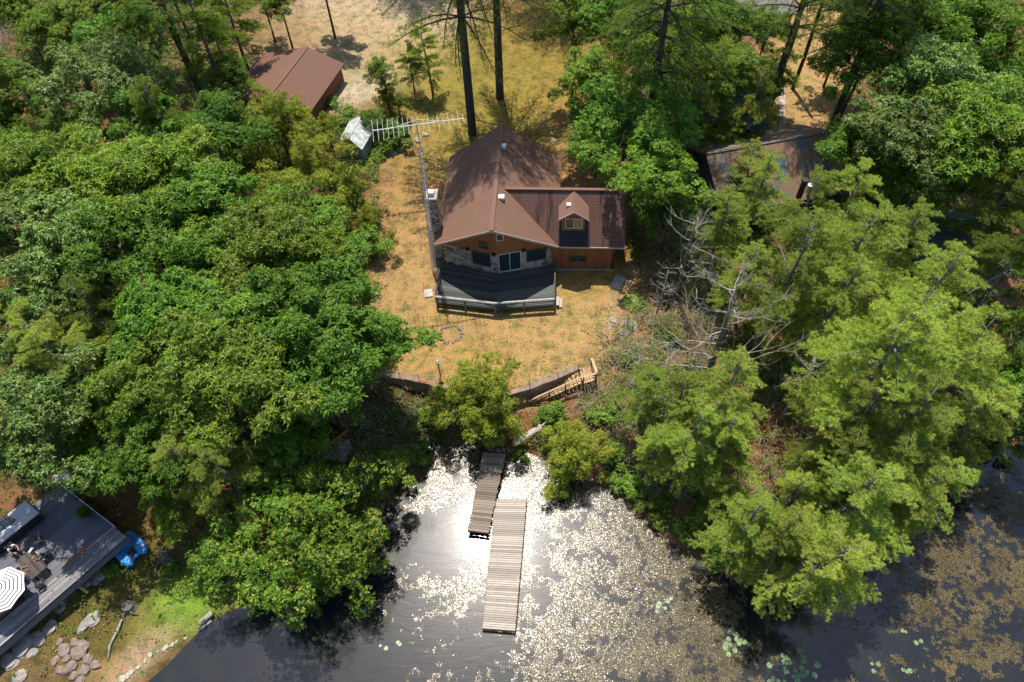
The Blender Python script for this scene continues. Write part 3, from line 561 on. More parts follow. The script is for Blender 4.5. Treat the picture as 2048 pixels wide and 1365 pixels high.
def onwall(p, q, s0, s1, z0, z1, fmat, split=1, name='window', parent=None, fr=.07, glass='glass', proud=.05):
    """window or door leaf between distances s0..s1 along wall p>q"""
    parent = parent or house; d = (q - p).normalized(); n = Vector((d.y, -d.x, 0)); a = p + d * s0 + n * proud; b_ = p + d * s1 + n * proud
    fb = MB()
    for z in (z0, z1): fb.beam((a.x, a.y, z), (b_.x, b_.y, z), .08, fr)
    for k in range(split + 1):
        c = a.lerp(b_, k / split); fb.beam((c.x, c.y, z0), (c.x, c.y, z1), fr, .08) if abs(d.x) > .7 else fb.beam((c.x, c.y, z0), (c.x, c.y, z1), .08, fr)
    w_ = fb.build(name, fmat, parent)
    for k in range(split):
        c0, c1_ = a.lerp(b_, k / split) - n * .02, a.lerp(b_, (k + 1) / split) - n * .02; g = MB()
        g.add([(c0.x, c0.y, z0), (c1_.x, c1_.y, z0), (c1_.x, c1_.y, z1), (c0.x, c0.y, z1)] + [(v.x - n.x * .02, v.y - n.y * .02, z) for v, z in ((c0, z0), (c1_, z0), (c1_, z1), (c0, z1))], [(0, 1, 2, 3), (7, 6, 5, 4), (0, 4, 5, 1), (2, 6, 7, 3), (0, 3, 7, 4), (1, 5, 6, 2)])
        g.build('pane', M[glass if isinstance(glass, str) else glass[k]], w_)
    return w_
L1 = (Cn - A).length; L2 = (B - Cn).length
onwall(A, Cn, L1 - 2.35, L1 - .65, 1.25, 2.85, M['brownwood'])
onwall(Cn, B, .12, 2.1, .7, 2.95, M['white'], 2, 'sliding_door')
onwall(Cn, B, 2.65, 4.4, 1.45, 2.85, M['brownwood'])
onwall(A + of, Cn + of, L1 - 1.6, L1 - .8, 3.5, 4.2, M['brownwood'], name='gable_window')
onwall(Cn + of, B + of, .05, .65, 4.7, 5.5, M['white'], name='attic_window')
for s_ in (L1 - 2.75, L1 - .3):
    d = (Cn - A).normalized(); p = A + d * s_; v = MB(); v.box((p.x, p.y - .12, 3.0), (.34, .22, .26)); v.build('wall_lamp', M['black'], house)
d = (B - Cn).normalized(); p = Cn + d * 2.4; v = MB(); v.box((p.x, p.y - .12, 3.05), (.34, .22, .26)); v.build('wall_lamp', M['black'], house)
fl = MB(); fl.prism([(A.x + .1, A.y + .1), (Cn.x, Cn.y + .1), (B.x - .1, B.y + .1), (B.x - .1, BK), (A.x + .1, BK)], .5, .7); fl.build('floor', M['brownwood'], house)
# wing
wr = LH(1253, 380, 7.15); we = LH(1250, 491, zE); WX = we.x; rb = wr.y; eb = .02
print('house W', WD, 'wing end', WX, wr.x, 'ridge b', rb)
zW = 7.15; sW = (zW - zE) / (rb - eb); wall_end = LH(1236, 527, 0.1).x
x0 = W2 + .2
wg = MB()
zx = lambda z: W2 + (zR - z) / sB     # where the main roof slope has height z
wg.slab([(zx(zE) - .2, eb, zE - .02), (WX, eb, zE - .02), (WX, rb, zW), (zx(zW) - .5, rb, zW)], .14)
wg.slab([(WX, 2 * rb - eb, zE - .02), (zx(zE) - .2, 2 * rb - eb, zE - .02), (zx(zW) - .5, rb, zW), (WX, rb, zW)], .14)
wroof = wg.build('wing_roof', M['roofwing'], house)
fc = MB(); fc.beam((WD + .1, eb - .03, zE - .08), (WX, eb - .03, zE - .08), .05, .14); fc.build('fascia', M['fascia'], wroof)
cap = MB(); cap.beam((zx(zW), rb, zW + .02), (WX, rb, zW + .02), .3, .05); cap.build('ridge_cap', M['ridge'], wroof)
wf = A.y - .2; Wp, Wq = Vector((B.x - .1, wf, 0)), Vector((WX - .75, wf, 0)); wbk = 2 * rb - .6
ww = MB(); panel(ww, Wp, Wq, .12, .12, 3.35, 3.35, .2); panel(ww, Wq, Vector((Wq.x, wbk, 0)), .12, .12, 3.35, 3.35, .2); panel(ww, Vector((Wq.x, wbk, 0)), Vector((Wp.x, wbk, 0)), .12, .12, 3.35, 3.35, .2)
ww.add([(Wq.x - .1, wf, 3.35), (Wq.x - .1, wbk, 3.35), (Wq.x - .1, rb, zW - .2), (Wq.x, wf, 3.35), (Wq.x, wbk, 3.35), (Wq.x, rb, zW - .2)], [(0, 2, 1), (3, 4, 5), (0, 3, 5, 2), (1, 2, 5, 4)])
ww.build('wing_wall', M['siding'], house)
fo = MB(); fo.beam((Wp.x + .4, wf - .02, -.05), (Wq.x, wf - .02, -.05), .22, .36); fo.build('foundation', M['concrete'], house)
onwall(Wp, Wq, 1.55, 3.05, 1.15, 1.75, M['brownwood'], 2, 'window', fr=.09); 
# dormer
dpk = LH(1148, 420, 7.1); dl, dr = LH(1117, 434, 6.1), LH(1178, 434, 6.1)
dx0, dx1, dm = dl.x + .0, dr.x - .0, (dl.x + dr.x) / 2; fb_ = dpk.y
print('dormer', dl, dr, dpk)
ze_d, zp_d = 6.1, 7.08; yb = lambda z: eb + (z - zE) / sW
dw = MB(); dw.slab([(dx0, fb_ - .15, ze_d), (dm, fb_ - .2, zp_d), (dm, yb(zp_d), zp_d), (dx0, yb(ze_d) + .0, ze_d)][::-1], .1)
dw.slab([(dm, fb_ - .2, zp_d), (dx1, fb_ - .15, ze_d), (dx1, yb(ze_d), ze_d), (dm, yb(zp_d), zp_d)][::-1], .1)
dorm = dw.build('dormer', M['roof'], house)
dwl = MB(); panel(dwl, Vector((dx0 + .3, fb_ + .14, 0)), Vector((dx1 - .3, fb_ + .14, 0)), 3.7, 3.7, 6.13, 6.13, .1)
dwl.add([(dx0 + .3, fb_ + .14, 6.13), (dx1 - .3, fb_ + .14, 6.13), (dm, fb_ + .14, zp_d - .12), (dx0 + .3, fb_ + .24, 6.13), (dx1 - .3, fb_ + .24, 6.13), (dm, fb_ + .24, zp_d - .12)], [(0, 1, 2), (3, 5, 4)], [[(0, 0), (1, 0), (.5, .5)]] * 2)
for xs in (dx0 + .3, dx1 - .4): dwl.add([(xs, fb_ + .24, 3.7), (xs + .1, fb_ + .24, 3.7), (xs + .1, yb(6.05), 6.05), (xs, yb(6.05), 6.05), (xs, fb_ + .24, 6.05), (xs + .1, fb_ + .24, 6.05)], [(0, 1, 2, 3), (0, 3, 4), (1, 5, 2), (4, 3, 2, 5)])
dwl.build('dormer_wall', M['siding'], dorm)
onwall(Vector((dx0 + .3, fb_ + .11, 0)), Vector((dx1 - .3, fb_ + .11, 0)), .3, 1.75, 4.95, 6.02, M['white'], 2, 'dormer_window', dorm, .05, ('glass', 'curtain'))
df_ = MB()
for a, b_ in (((dx0, fb_ - .2, ze_d - .05), (dm, fb_ - .25, zp_d - .05)), ((dm, fb_ - .25, zp_d - .05), (dx1, fb_ - .2, ze_d - .05))): df_.beam(a, b_, .04, .13)
df_.build('dormer_fascia', M['fascia'], dorm)
v = MB(); v.box((dm - .45, fb_ + .9, 6.8), (.36, .36, .22)); v.build('roof_vent', M['white'], dorm)
tp = MB(); e_ = .03; zf = zE + (fb_ + .32 - eb) * sW; print('fb', fb_, zf); tp.slab([(dx0 + .05, eb + .02, zE + e_), (dx1 - .05, eb + .02, zE + e_), (dx1 - .05, fb_ + .32, zf + e_), (dx0 + .05, fb_ + .32, zf + e_)], .05); tp.build('roof_patch', M['tar'], wroof)
# chimney of field stone
c0 = LH(875, 455, 3.3); c1_ = LH(872, 388, 7.2); print('chimney', c0, c1_)
ch = MB(); cx_, cy_ = -.05, (c0.y + c1_.y) / 2
vs = []
for z, hx, hy in ((-.3, .75, .8), (3.2, .7, .75), (3.9, .42, .62), (7.0, .38, .55)): vs += [(cx_ - hx, cy_ - hy, z), (cx_ + hx, cy_ - hy, z), (cx_ + hx, cy_ + hy, z), (cx_ - hx, cy_ + hy, z)]
ch.add(vs, [(4 * k + i, 4 * k + (i + 1) % 4, 4 * k + 4 + (i + 1) % 4, 4 * k + 4 + i) for k in range(3) for i in range(4)] + [(12, 13, 14, 15)])
chim = ch.build('chimney', M['stone'], house)
v = MB(); v.box((cx_, cy_, 7.1), (1.0, 1.35, .2)); v.build('chimney_cap', M['concrete'], chim)
v = MB(); v.box((cx_, cy_ - .1, 7.4), (.5, .5, .4)); v.build('flue_cover', M['white'], chim)
M['red'] = mat_simple('red_clay', (.40,.05,.03), (.25,.03,.02), 4, .6); v = MB(); v.box((cx_, cy_ + .42, 7.4), (.3, .3, .4)); v.build('flue', M['red'], chim)
# ---------------------------------------------------------------- front deck, folded like the wall
deck = thing('front_deck', 'dark stained raised deck with log railing along the front of the cabin', 'deck', (EL[0], EL[1], GL), yaw)
zd = .5; dpt = 2.75
ax0, ax1 = .35, WD - .25; rowm = []
la = LH(880, 594, 1.35); lm = LH(990, 605, 1.35); lr = LH(1107, 594, 1.35); print('deck rail', la, lm, lr)
yo = (la.y + lr.y) / 2; ym = lm.y
fb2 = MB(); nb_ = 17
for k in range(nb_):
    f0 = k / nb_; ya = A.y - .1 + (yo - A.y + .1) * f0; yc = Cn.y - .1 + (ym - Cn.y + .1) * f0; wdt = abs(yo - A.y) / nb_ - .04
    fb2.beam((ax0, ya - wdt / 2, zd), (W2 + .1, yc - wdt / 2, zd), wdt, .04); fb2.beam((W2 + .1, yc - wdt / 2, zd), (ax1, ya - wdt / 2, zd), wdt, .04)
fb2.build('deck_floor', M['greenwood'], deck)
jo = MB()
for a, b_ in (((ax0, yo, zd - .15), (W2 + .1, ym, zd - .15)), ((W2 + .1, ym, zd - .15), (ax1, yo, zd - .15)), ((ax0, A.y, zd - .15), (ax0, yo, zd - .15)), ((ax1, A.y, zd - .15), (ax1, yo, zd - .15))): jo.beam(a, b_, .07, .22)
jo.build('rim_joist', M['greenwood'], deck)
posts = [(ax0, yo), ((ax0 * 1 + W2) / 2, (yo + ym) / 2), (W2 + .1, ym), ((ax1 + W2) / 2, (yo + ym) / 2), (ax1, yo), (ax0, (A.y + yo) / 2 + .4), (ax1, (A.y + yo) / 2 + .4)]
for x_, y_ in posts:
    v = MB(); v.tube([(x_, y_ - .06, -.4), (x_, y_ - .06, zd + .85)], .085, 8); v.build('post', M['log'], deck)
for z_, r_ in ((zd + .85, .1), (zd + .6, .04), (zd + .4, .04), (zd + .2, .04)):
    v = MB()
    for a, b_ in ((posts[0], posts[2]), (posts[2], posts[4])): v.tube([(a[0], a[1] - .12, z_), (b_[0], b_[1] - .12, z_)], r_, 6)
    v.build('rail', M['logpale'] if r_ > .05 else M['greenwood'], deck)
for x_ in (ax0, ax1):
    v = MB(); v.tube([(x_, A.y - .2, zd + .9), (x_, yo, zd + .9)], .07, 6); v.tube([(x_, A.y - .2, zd + .5), (x_, yo, zd + .5)], .04, 6); v.build('side_rail', M['greenwood'], deck)
st = MB()
for k in range(3): st.box((ax1 + .3 + .28 * k, yo + .55, zd - .2 - .27 * k), (.26, 1.0, .06))
st.build('side_steps', M['greywood'], deck)
# ================================================================ other things on the lot
def V3(p): return Vector([float(c) for c in p])
def boards(mb, q0, q1, q2, q3, n, gap=.03, th=.045, jit=0, seed=1):
    """n boards filling the quad q0>q1 (one end edge of the run) .. q3>q2 (other end); each board spans q0-q1 direction"""
    rn = random.Random(seed); q0, q1, q2, q3 = [V3(q) for q in (q0, q1, q2, q3)]; L = (q3 - q0).length; g = gap / L / 2
    for k in range(n):
        a, b_ = k / n + g, (k + 1) / n - g; e = rn.uniform(-jit, jit); dirn = (q1 - q0).normalized()
        c = [q0.lerp(q3, a) - dirn * e, q1.lerp(q2, a) + dirn * e, q1.lerp(q2, b_) + dirn * e, q0.lerp(q3, b_) - dirn * e]
        dz = Vector((0, 0, rn.uniform(-.004, .004))); c = [p + dz for p in c]
        mb.add(c + [p - Vector((0, 0, th)) for p in c], [(0,1,2,3),(7,6,5,4),(0,4,5,1),(1,5,6,2),(2,6,7,3),(3,7,4,0)])
# floating dock and gangway
z_ = .5
d4 = [P(990, 998, z_), P(1053, 999, z_), P(1030, 1262, z_), P(965, 1257, z_)]
dk = thing('floating_dock', 'long weathered grey plank dock lying straight out in the pond', 'dock', ((d4[0][0] + d4[2][0]) / 2, (d4[0][1] + d4[2][1]) / 2, 0))
def rel(ps, o): return [V3(p) - V3(o.location) for p in ps]
mb = MB(); boards(mb, *rel(d4, dk), 62, .027, .04, .025, 3); mb.build('deck_boards', M['greywood'], dk)
mb = MB(); q = [p - Vector((0, 0, .05)) for p in rel(d4, dk)]
for i in range(4): mb.beam(q[i] - Vector((0, 0, .13)), q[(i + 1) % 4] - Vector((0, 0, .13)), .07, .24)
for k in (.33, .66): mb.beam(q[0].lerp(q[1], k) - Vector((0, 0, .14)), q[3].lerp(q[2], k) - Vector((0, 0, .14)), .06, .2)
mb.build('frame', M['brownwood'], dk)
M['foam'] = mat_simple('float_drum', (.05,.05,.055), (.02,.02,.02), 3, .5)
for k in (.08, .36, .64, .92):
    v = MB(); a = q[0].lerp(q[3], k); b_ = q[1].lerp(q[2], k); v.tube([a.lerp(b_, .12) - Vector((0, 0, .42)), a.lerp(b_, .88) - Vector((0, 0, .42))], .24, 10); v.build('float', M['foam'], dk)
z_ = .75
g4 = [P(966, 905, .9), P(1011, 908, .9), P(977, 1066, .75), P(935, 1061, .75)]
gk = thing('gangway', 'narrow darker plank gangway running from the shore beside the dock', 'gangway', ((g4[0][0] + g4[2][0]) / 2, (g4[0][1] + g4[2][1]) / 2, 0))
mb = MB(); boards(mb, *rel(g4, gk), 31, .02, .045, .04, 5); M['darkboard'] = mat_wood('aged_board', (.25,.20,.155), (.12,.10,.08), 5, island=.8); mb.build('deck_boards', M['darkboard'], gk)
mb = MB(); q = [p - Vector((0, 0, .15)) for p in rel(g4, gk)]
for k in (.12, .88): mb.beam(q[0].lerp(q[1], k), q[3].lerp(q[2], k), .08, .22)
mb.beam(q[3], q[2], .08, .3); mb.build('frame', M['barkdark'], gk)
for k, s_ in ((.02, 0), (.02, 1), (.5, 0), (.5, 1), (.97, 0), (.97, 1)):
    a = q[0].lerp(q[3], k).lerp(q[1].lerp(q[2], k), .1 + .8 * s_); v = MB(); v.tube([a, (a.x, a.y, -1.5)], .07, 8); v.build('post', M['barkdark'], gk)
# plank ramp from the bank to the gangway
a, b_ = P(1028, 888, 1.0), P(1082, 852, 1.7)
mb = MB(); mb.beam((a[0], a[1], a[2]), (b_[0], b_[1], b_[2]), .45, .06); mb.beam((a[0] + .3, a[1] - .1, a[2] + .1), (b_[0] + .4, b_[1] + .2, b_[2] + .15), .1, .1)
tag(mb.build('plank', M['greywood']), 'pale plank laid up the bank between the gangway and the stairs', 'plank')
# retaining wall
mb = MB(); pts = [P(a, b, WALLZ) for a, b in WALLPX]
for i in range(len(pts) - 1):
    p, q_ = V3(pts[i]), V3(pts[i + 1]); d = (q_ - p).normalized(); n = Vector((d.y, -d.x, 0))
    def bot(v): return min(gz(v.x, v.y - .8), 2.6) - .35
    f = [(p.x, p.y, bot(p)), (q_.x, q_.y, bot(q_)), (q_.x, q_.y, WALLZ), (p.x, p.y, WALLZ)]
    bk = [(v[0] - n.x * .42, v[1] - n.y * .42, v[2]) for v in f]
    mb.add([(v[0] + n.x * .06 * (v[2] < 3), v[1] + n.y * .06 * (v[2] < 3), v[2]) for v in f] + bk, [(0,1,2,3),(7,6,5,4),(3,2,6,7),(1,5,6,2),(0,3,7,4)])
M['wallconc'] = mat_simple('stained_concrete', (.33,.25,.19), (.13,.095,.075), 1.3, .95, .1, 0, .5, dirt=((.30,.13,.07), .8)); M['wallconc'].node_tree.nodes
tag(mb.build('retaining_wall', M['wallconc']), 'stained concrete retaining wall along the lower edge of the lawn', 'wall')
# wire fence on the wall
def fence(pxs, label, h=.85, z=WALLZ):
    f = thing('wire_fence', label, 'fence', P(pxs[0][0], pxs[0][1], z)); o = V3(f.location); ps = [V3(P(a, b, z)) - o for a, b in pxs]
    for p in ps: v = MB(); v.tube([p - Vector((0, 0, .3)), p + Vector((0, 0, h))], .03, 6); v.build('post', M['black'], f)
    v = MB()
    for hh in (h - .02, h * .5): v.tube([p + Vector((0, 0, hh)) for p in ps], .018, 5)
    v.build('rail', M['metal'], f)
fence([(760,752),(800,755),(838,760),(880,765)], 'low thin rail fence on the wall left of the round cedar')
fence([(1059,772),(1116,757),(1156,741)], 'low thin rail fence on the wall above the stairs')
# lamp post
p = P(881, 752, 3.1); lp = thing('lamp_post', 'short black garden lamp post at the lawn edge beside the round cedar', 'lamp', p)
v = MB(); v.tube([(0, 0, -.2), (0, 0, 1.75)], .05, 8); v.build('pole', M['black'], lp)
v = MB(); v.tube([(0, 0, 1.75), (0, 0, 1.8), (0, 0, 2.05)], [.08, .16, .2], 8); v.build('lantern', M['black'], lp)
v = MB(); v.tube([(0, 0, 2.04), (0, 0, 2.12), (0, 0, 2.2)], [.24, .12, .03], 8); v.build('lamp_cap', M['metal'], lp)
# stairs down the bank
T0, T1 = P(1162, 738, 3.2), P(1192, 752, 3.2)      # platform, far side
stp = thing('bank_stairs', 'wooden stairs with railing going down from the lawn to the pond', 'stairs', (T0[0], T0[1], 0))
o = V3(stp.location)
pl = [V3(P(a, b, 3.2)) - o for a, b in ((1159, 737), (1181, 733), (1192, 760), (1166, 768))]
M['stairwood'] = mat_wood('pale_board', (.50,.34,.20), (.32,.20,.11), 5, island=.4)
mb = MB(); boards(mb, pl[0], pl[3], pl[2], pl[1], 5, .03, .05); mb.build('platform', M['stairwood'], stp)
s0, s1 = V3(P(1158, 745, 3.05)) - o, V3(P(1163, 766, 3.05)) - o; e0 = V3(P(1052, 793, 1.0)) - o; e1 = e0 + (s1 - s0)
mb = MB(); N_ = 14
for k in range(N_):
    a, b_ = s0.lerp(e0, (k + .5) / N_), s1.lerp(e1, (k + .5) / N_); mb.beam(a, b_, .27, .05)
mb.build('tread', M['stairwood'], stp)
for a, b_ in ((s0, e0), (s1, e1)): v = MB(); v.beam(a - Vector((0, 0, .12)), b_ - Vector((0, 0, .12)), .06, .26); v.build('stringer', M['stairwood'], stp)
hr = [s1 + Vector((0, -.05, .95)), e1 + Vector((0, -.05, .95))]
v = MB(); v.beam(pl[2] + Vector((0, 0, 1)), pl[3] + Vector((0, -.05, 1)), .16, .06); v.beam(hr[0], hr[1], .16, .06); v.beam(pl[1] + Vector((.05, .1, 1)), pl[2] + Vector((0, 0, 1.0)), .2, .06); v.build('handrail', M['stairwood'], stp)
v = MB(); v.beam(hr[0] - Vector((0, 0, .45)), hr[1] - Vector((0, 0, .45)), .05, .12); v.beam(pl[2] + Vector((0, 0, .5)), pl[3] + Vector((0, 0, .5)), .05, .12); v.build('mid_rail', M['stairwood'], stp)
for p in (pl[1] + Vector((.05, .1, 0)), pl[2], pl[3], s1.lerp(e1, .3), s1.lerp(e1, .6), s1.lerp(e1, .95)):
    v = MB(); zg = gz(p.x + o.x, p.y + o.y); v.beam((p.x, p.y - .05, zg - .2), (p.x, p.y - .05, p.z + 1.0), .1, .1); v.build('post', M['brownwood'], stp)
# fire ring: stones
rn = random.Random(5); cc = G(902, 668); M['pinkrock'] = mat_simple('pinkish_granite', (.28,.215,.18), (.13,.10,.085), 4, .9, .2, 0, .4); M['greyrock'] = mat_simple('grey_granite', (.34,.31,.28), (.17,.155,.14), 3, .9, .2, 0, .5); M['whiterock'] = mat_simple('pale_stone', (.48,.44,.38), (.28,.25,.21), 4, .9)
for k in range(17):
    a = k / 17 * 6.283 + rn.uniform(-.08, .08); r_ = .95 + rn.uniform(-.08, .08); x_, y_ = cc[0] + r_ * math.cos(a), cc[1] + r_ * math.sin(a) * .9
    v = MB(); v.rock((0, 0, .05), rn.uniform(.11, .2), k, .5); tag(v.build('fire_ring_stone', M['pinkrock'], loc=(x_, y_, gz(x_, y_))), 'pinkish stone in the ring around the fire pit on the lawn', 'stone', 'stones of the fire ring')
def rocks(lst, mat, label, group, name='rock', flat=.5):
    for k, (px, py, r_) in enumerate(lst):
        p = G(px, py); v = MB(); v.rock((0, 0, r_ * .02), r_ * (.8 + .04 * (k * 5 % 9)), int(px * 7 + py), flat); tag(v.build(name, M[mat], loc=p), label[k] if isinstance(label, list) else label, 'rock', group)
rocks([(133,1318,.42),(160,1300,.5),(120,1340,.35),(140,1335,.45),(175,1318,.5),(148,1352,.36),(168,1342,.55),(190,1330,.3),(128,1300,.4),(150,1285,.42),(110,1322,.3),(160,1362,.42),(120,1284,.3)], 'pinkrock', 'rounded stone heaped in the pile at the corner of the shore lawn', 'stones heaped near the pond corner')
rocks([(75,1278,.7),(45,1290,.75),(20,1322,.8),(100,1255,.5),(62,1305,.4),(182,1240,.55),(165,1255,.5),(120,1215,.4),(195,1150,.6),(170,1165,.55),(40,1352,.5)], 'greyrock', ['large grey bedrock lump right below the worn terrace edge', 'second large bedrock lump below the terrace towards the corner', 'biggest bedrock lump in the lower left corner of the shore', 'medium bedrock lump above the stone heap', 'flat bedrock lump between the corner and the stone heap', 'craggy bedrock lump in the middle of the mossy slope', 'smaller crag leaning on the one in the middle of the mossy slope', 'small bedrock lump right under the terrace edge beside green weeds', 'flat pale crag near the sawn timber under the terrace', 'flat crag next to the sawn timber, nearer the pond', 'small bedrock lump at the very bottom beside the heap'], 'bedrock lumps below the terrace', 'bedrock', .35)
rocks([(330,1297,.24),(345,1289,.16),(353,1283,.14),(300,1310,.16),(277,1335,.22),(262,1345,.2),(255,1352,.2),(245,1358,.22),(370,1276,.12),(316,1303,.12),(290,1322,.14)], 'whiterock', ['largest white stone edging the pond', 'pale stone just right of the largest white shore stone', 'small pale stone second right of the largest white one', 'pale stone left of the largest white shore stone', 'pale stone halfway down the shore edge', 'pale stone below the halfway one', 'third pale stone from the bottom of the picture along the shore', 'lowest pale shore stone at the picture bottom', 'tiny pale stone nearest the logs', 'small pale stone touching the largest white one', 'small pale stone between the white one and the halfway one'], 'pale stones along the shore')
rocks([(800,300,.5),(818,292,.5),(835,282,.45),(785,308,.4),(768,322,.35),(850,270,.35)], 'greyrock', 'mossy boulder in the bed wall near the white greenhouse', 'boulders of the bed wall', 'boulder', .7)
rocks([(1225,640,.5),(1260,650,.7),(1245,665,.5),(1215,655,.35)], 'greyrock', ['left flat ledge stone beside the worn path at the lawn edge', 'largest flat ledge stone at the right lawn edge', 'lower flat ledge stone below the largest one', 'smallest ledge stone nearest the lawn'], 'ledge stones right of the lawn', 'ledge_stone', .25)
def slabstone(px, py, wd, dp, rz, label, mat='concrete'):
    p = G(px, py); v = MB(); v.box((0, 0, .03), (wd, dp, .1)); q = v.v; v.v = [(x + .07 * math.sin(7 * y + x), y + .05 * math.cos(5 * x), z) for x, y, z in q]; tag(v.build('paving_slab', M[mat], loc=p, rz=rz), label, 'paving slab')
slabstone(857, 587, .8, .9, .1, 'pale square slab in the grass beside the deck', 'whiterock'); slabstone(1107, 281, .7, .5, .3, 'pale slab in the upper lawn behind the cabin', 'whiterock'); slabstone(1236, 565, .9, 1.6, -.6, 'long flat stone slab at the right corner of the lawn')
# antenna tower
b0 = P(869, 545, GL); zt_ = 19.2
tp_ = P(833, 250, zt_)
tw = thing('antenna_tower', 'tall galvanised lattice mast carrying a long comb shaped aerial beside the chimney', 'antenna tower', (b0[0], b0[1], GL))
tx, ty = (tp_[0] - b0[0]) , (tp_[1] - b0[1]); print('tower lean', tx, ty, 'top h')
if abs(tx) + abs(ty) > 1.5: tx, ty = tx * .25, ty * .25
hh = zt_ - GL; lg = []
for k in range(3):
    a = k * 2.094 + .5; r_ = .24; v = MB(); v.tube([(r_ * math.cos(a), r_ * math.sin(a), -.2), (tx + r_ * .8 * math.cos(a), ty + r_ * .8 * math.sin(a), hh - 2.0)], .032, 5); v.build('leg', M['metal'], tw); lg.append(a)
v = MB()
def LP(k, z): a = lg[k % 3]; f = z / (hh - 2.0); return (tx * f + .24 * (1 - .2 * f) * math.cos(a), ty * f + .24 * (1 - .2 * f) * math.sin(a), z)
zz = 0; i = 0
while zz < hh - 2.4:
    for k in range(3): v.tube([LP(k, zz), LP(k + 1, zz + .2), LP(k, zz + .4)], .018, 4, False)
    zz += .4
v.build('lattice', M['metal'], tw)
v = MB(); v.tube([(tx, ty, hh - 2.4), (tx, ty, hh + .1)], .04, 6); v.build('mast', M['metal'], tw)
e0 = V3(P(748, 251, zt_)) - V3(tw.location); e1 = V3(P(928, 227, zt_)) - V3(tw.location); off = Vector((tx, ty, hh)) - e0.lerp(e1, .48); off.z = 0; e0 += off; e1 += off
v = MB(); v.tube([e0, e1], .035, 6); mid = e0.lerp(e1, .5); v.tube([e0.lerp(e1, .22), mid + Vector((0, 0, .45)), e0.lerp(e1, .78)], .02, 5); v.tube([mid, mid + Vector((0, 0, .45))], .02, 5)
bm_ = v.build('boom', M['white'], tw); d = (e1 - e0).normalized(); sx = Vector((-d.y, d.x, 0))
M['rod'] = mat_simple('aluminium_rod', (.62,.62,.64), (.45,.45,.47), 5, .4, .5, .2, 0)
for k in range(19):
    f = k / 18; hl = (1.35 - .75 * f) if k < 10 else (1.05 if k % 2 else .55); c = e0.lerp(e1, f); v = MB()
    v.tube([c - sx * hl, c + sx * hl], .015, 4); v.build('rod', M['rod'], bm_)
# greenhouse tent
gh = thing('small_greenhouse', 'small gable greenhouse with white plastic sheeting between garage and aerial', 'greenhouse', G(715, 290), 0)
o = V3(gh.location); zg = gz(o.x, o.y); he, hr_ = 1.6, 2.4
def Q(px, py, h): return V3(P(px, py, zg + h)) - o
r0_, r1_ = Q(727, 229, hr_), Q(697, 277, hr_); eL0, eL1 = Q(700, 243, he), Q(676, 287, he); eR0, eR1 = Q(752, 252, he), Q(724, 300, he)
M['film'] = mat_simple('cloudy_film', (.56,.58,.60), (.22,.25,.25), 2.2, .4, .4, 0, .8, detail=8); M['filmdull'] = mat_simple('grey_film', (.34,.36,.36), (.2,.22,.22), 3, .5, .4)
sh = MB(); sh.slab([r0_, r1_, eR1, eR0][::-1], .03); sh.slab([r0_, r1_, eL1, eL0], .03); sh.build('roof_sheet', M['film'], gh)
sh = MB()
for loop in ([eL1, eL0, r0_, eR0, eR1, r1_],):
    for i in range(6):
        p, q_ = loop[i], loop[(i + 1) % 6]; sh.add([(p.x, p.y, -.2), (q_.x, q_.y, -.2), (q_.x, q_.y, q_.z - .05), (p.x, p.y, p.z - .05)], [(0, 1, 2, 3)])
sh.build('side_sheet', M['filmdull'], gh)
v = MB()
for p, q_ in ((r0_, r1_), (r0_, eL0), (r0_, eR0), (r1_, eL1), (r1_, eR1), (eL0, eL1), (eR0, eR1)): v.tube([p + Vector((0, 0, .04)), q_ + Vector((0, 0, .04))], .035, 5)
v.build('frame', M['white'], gh)
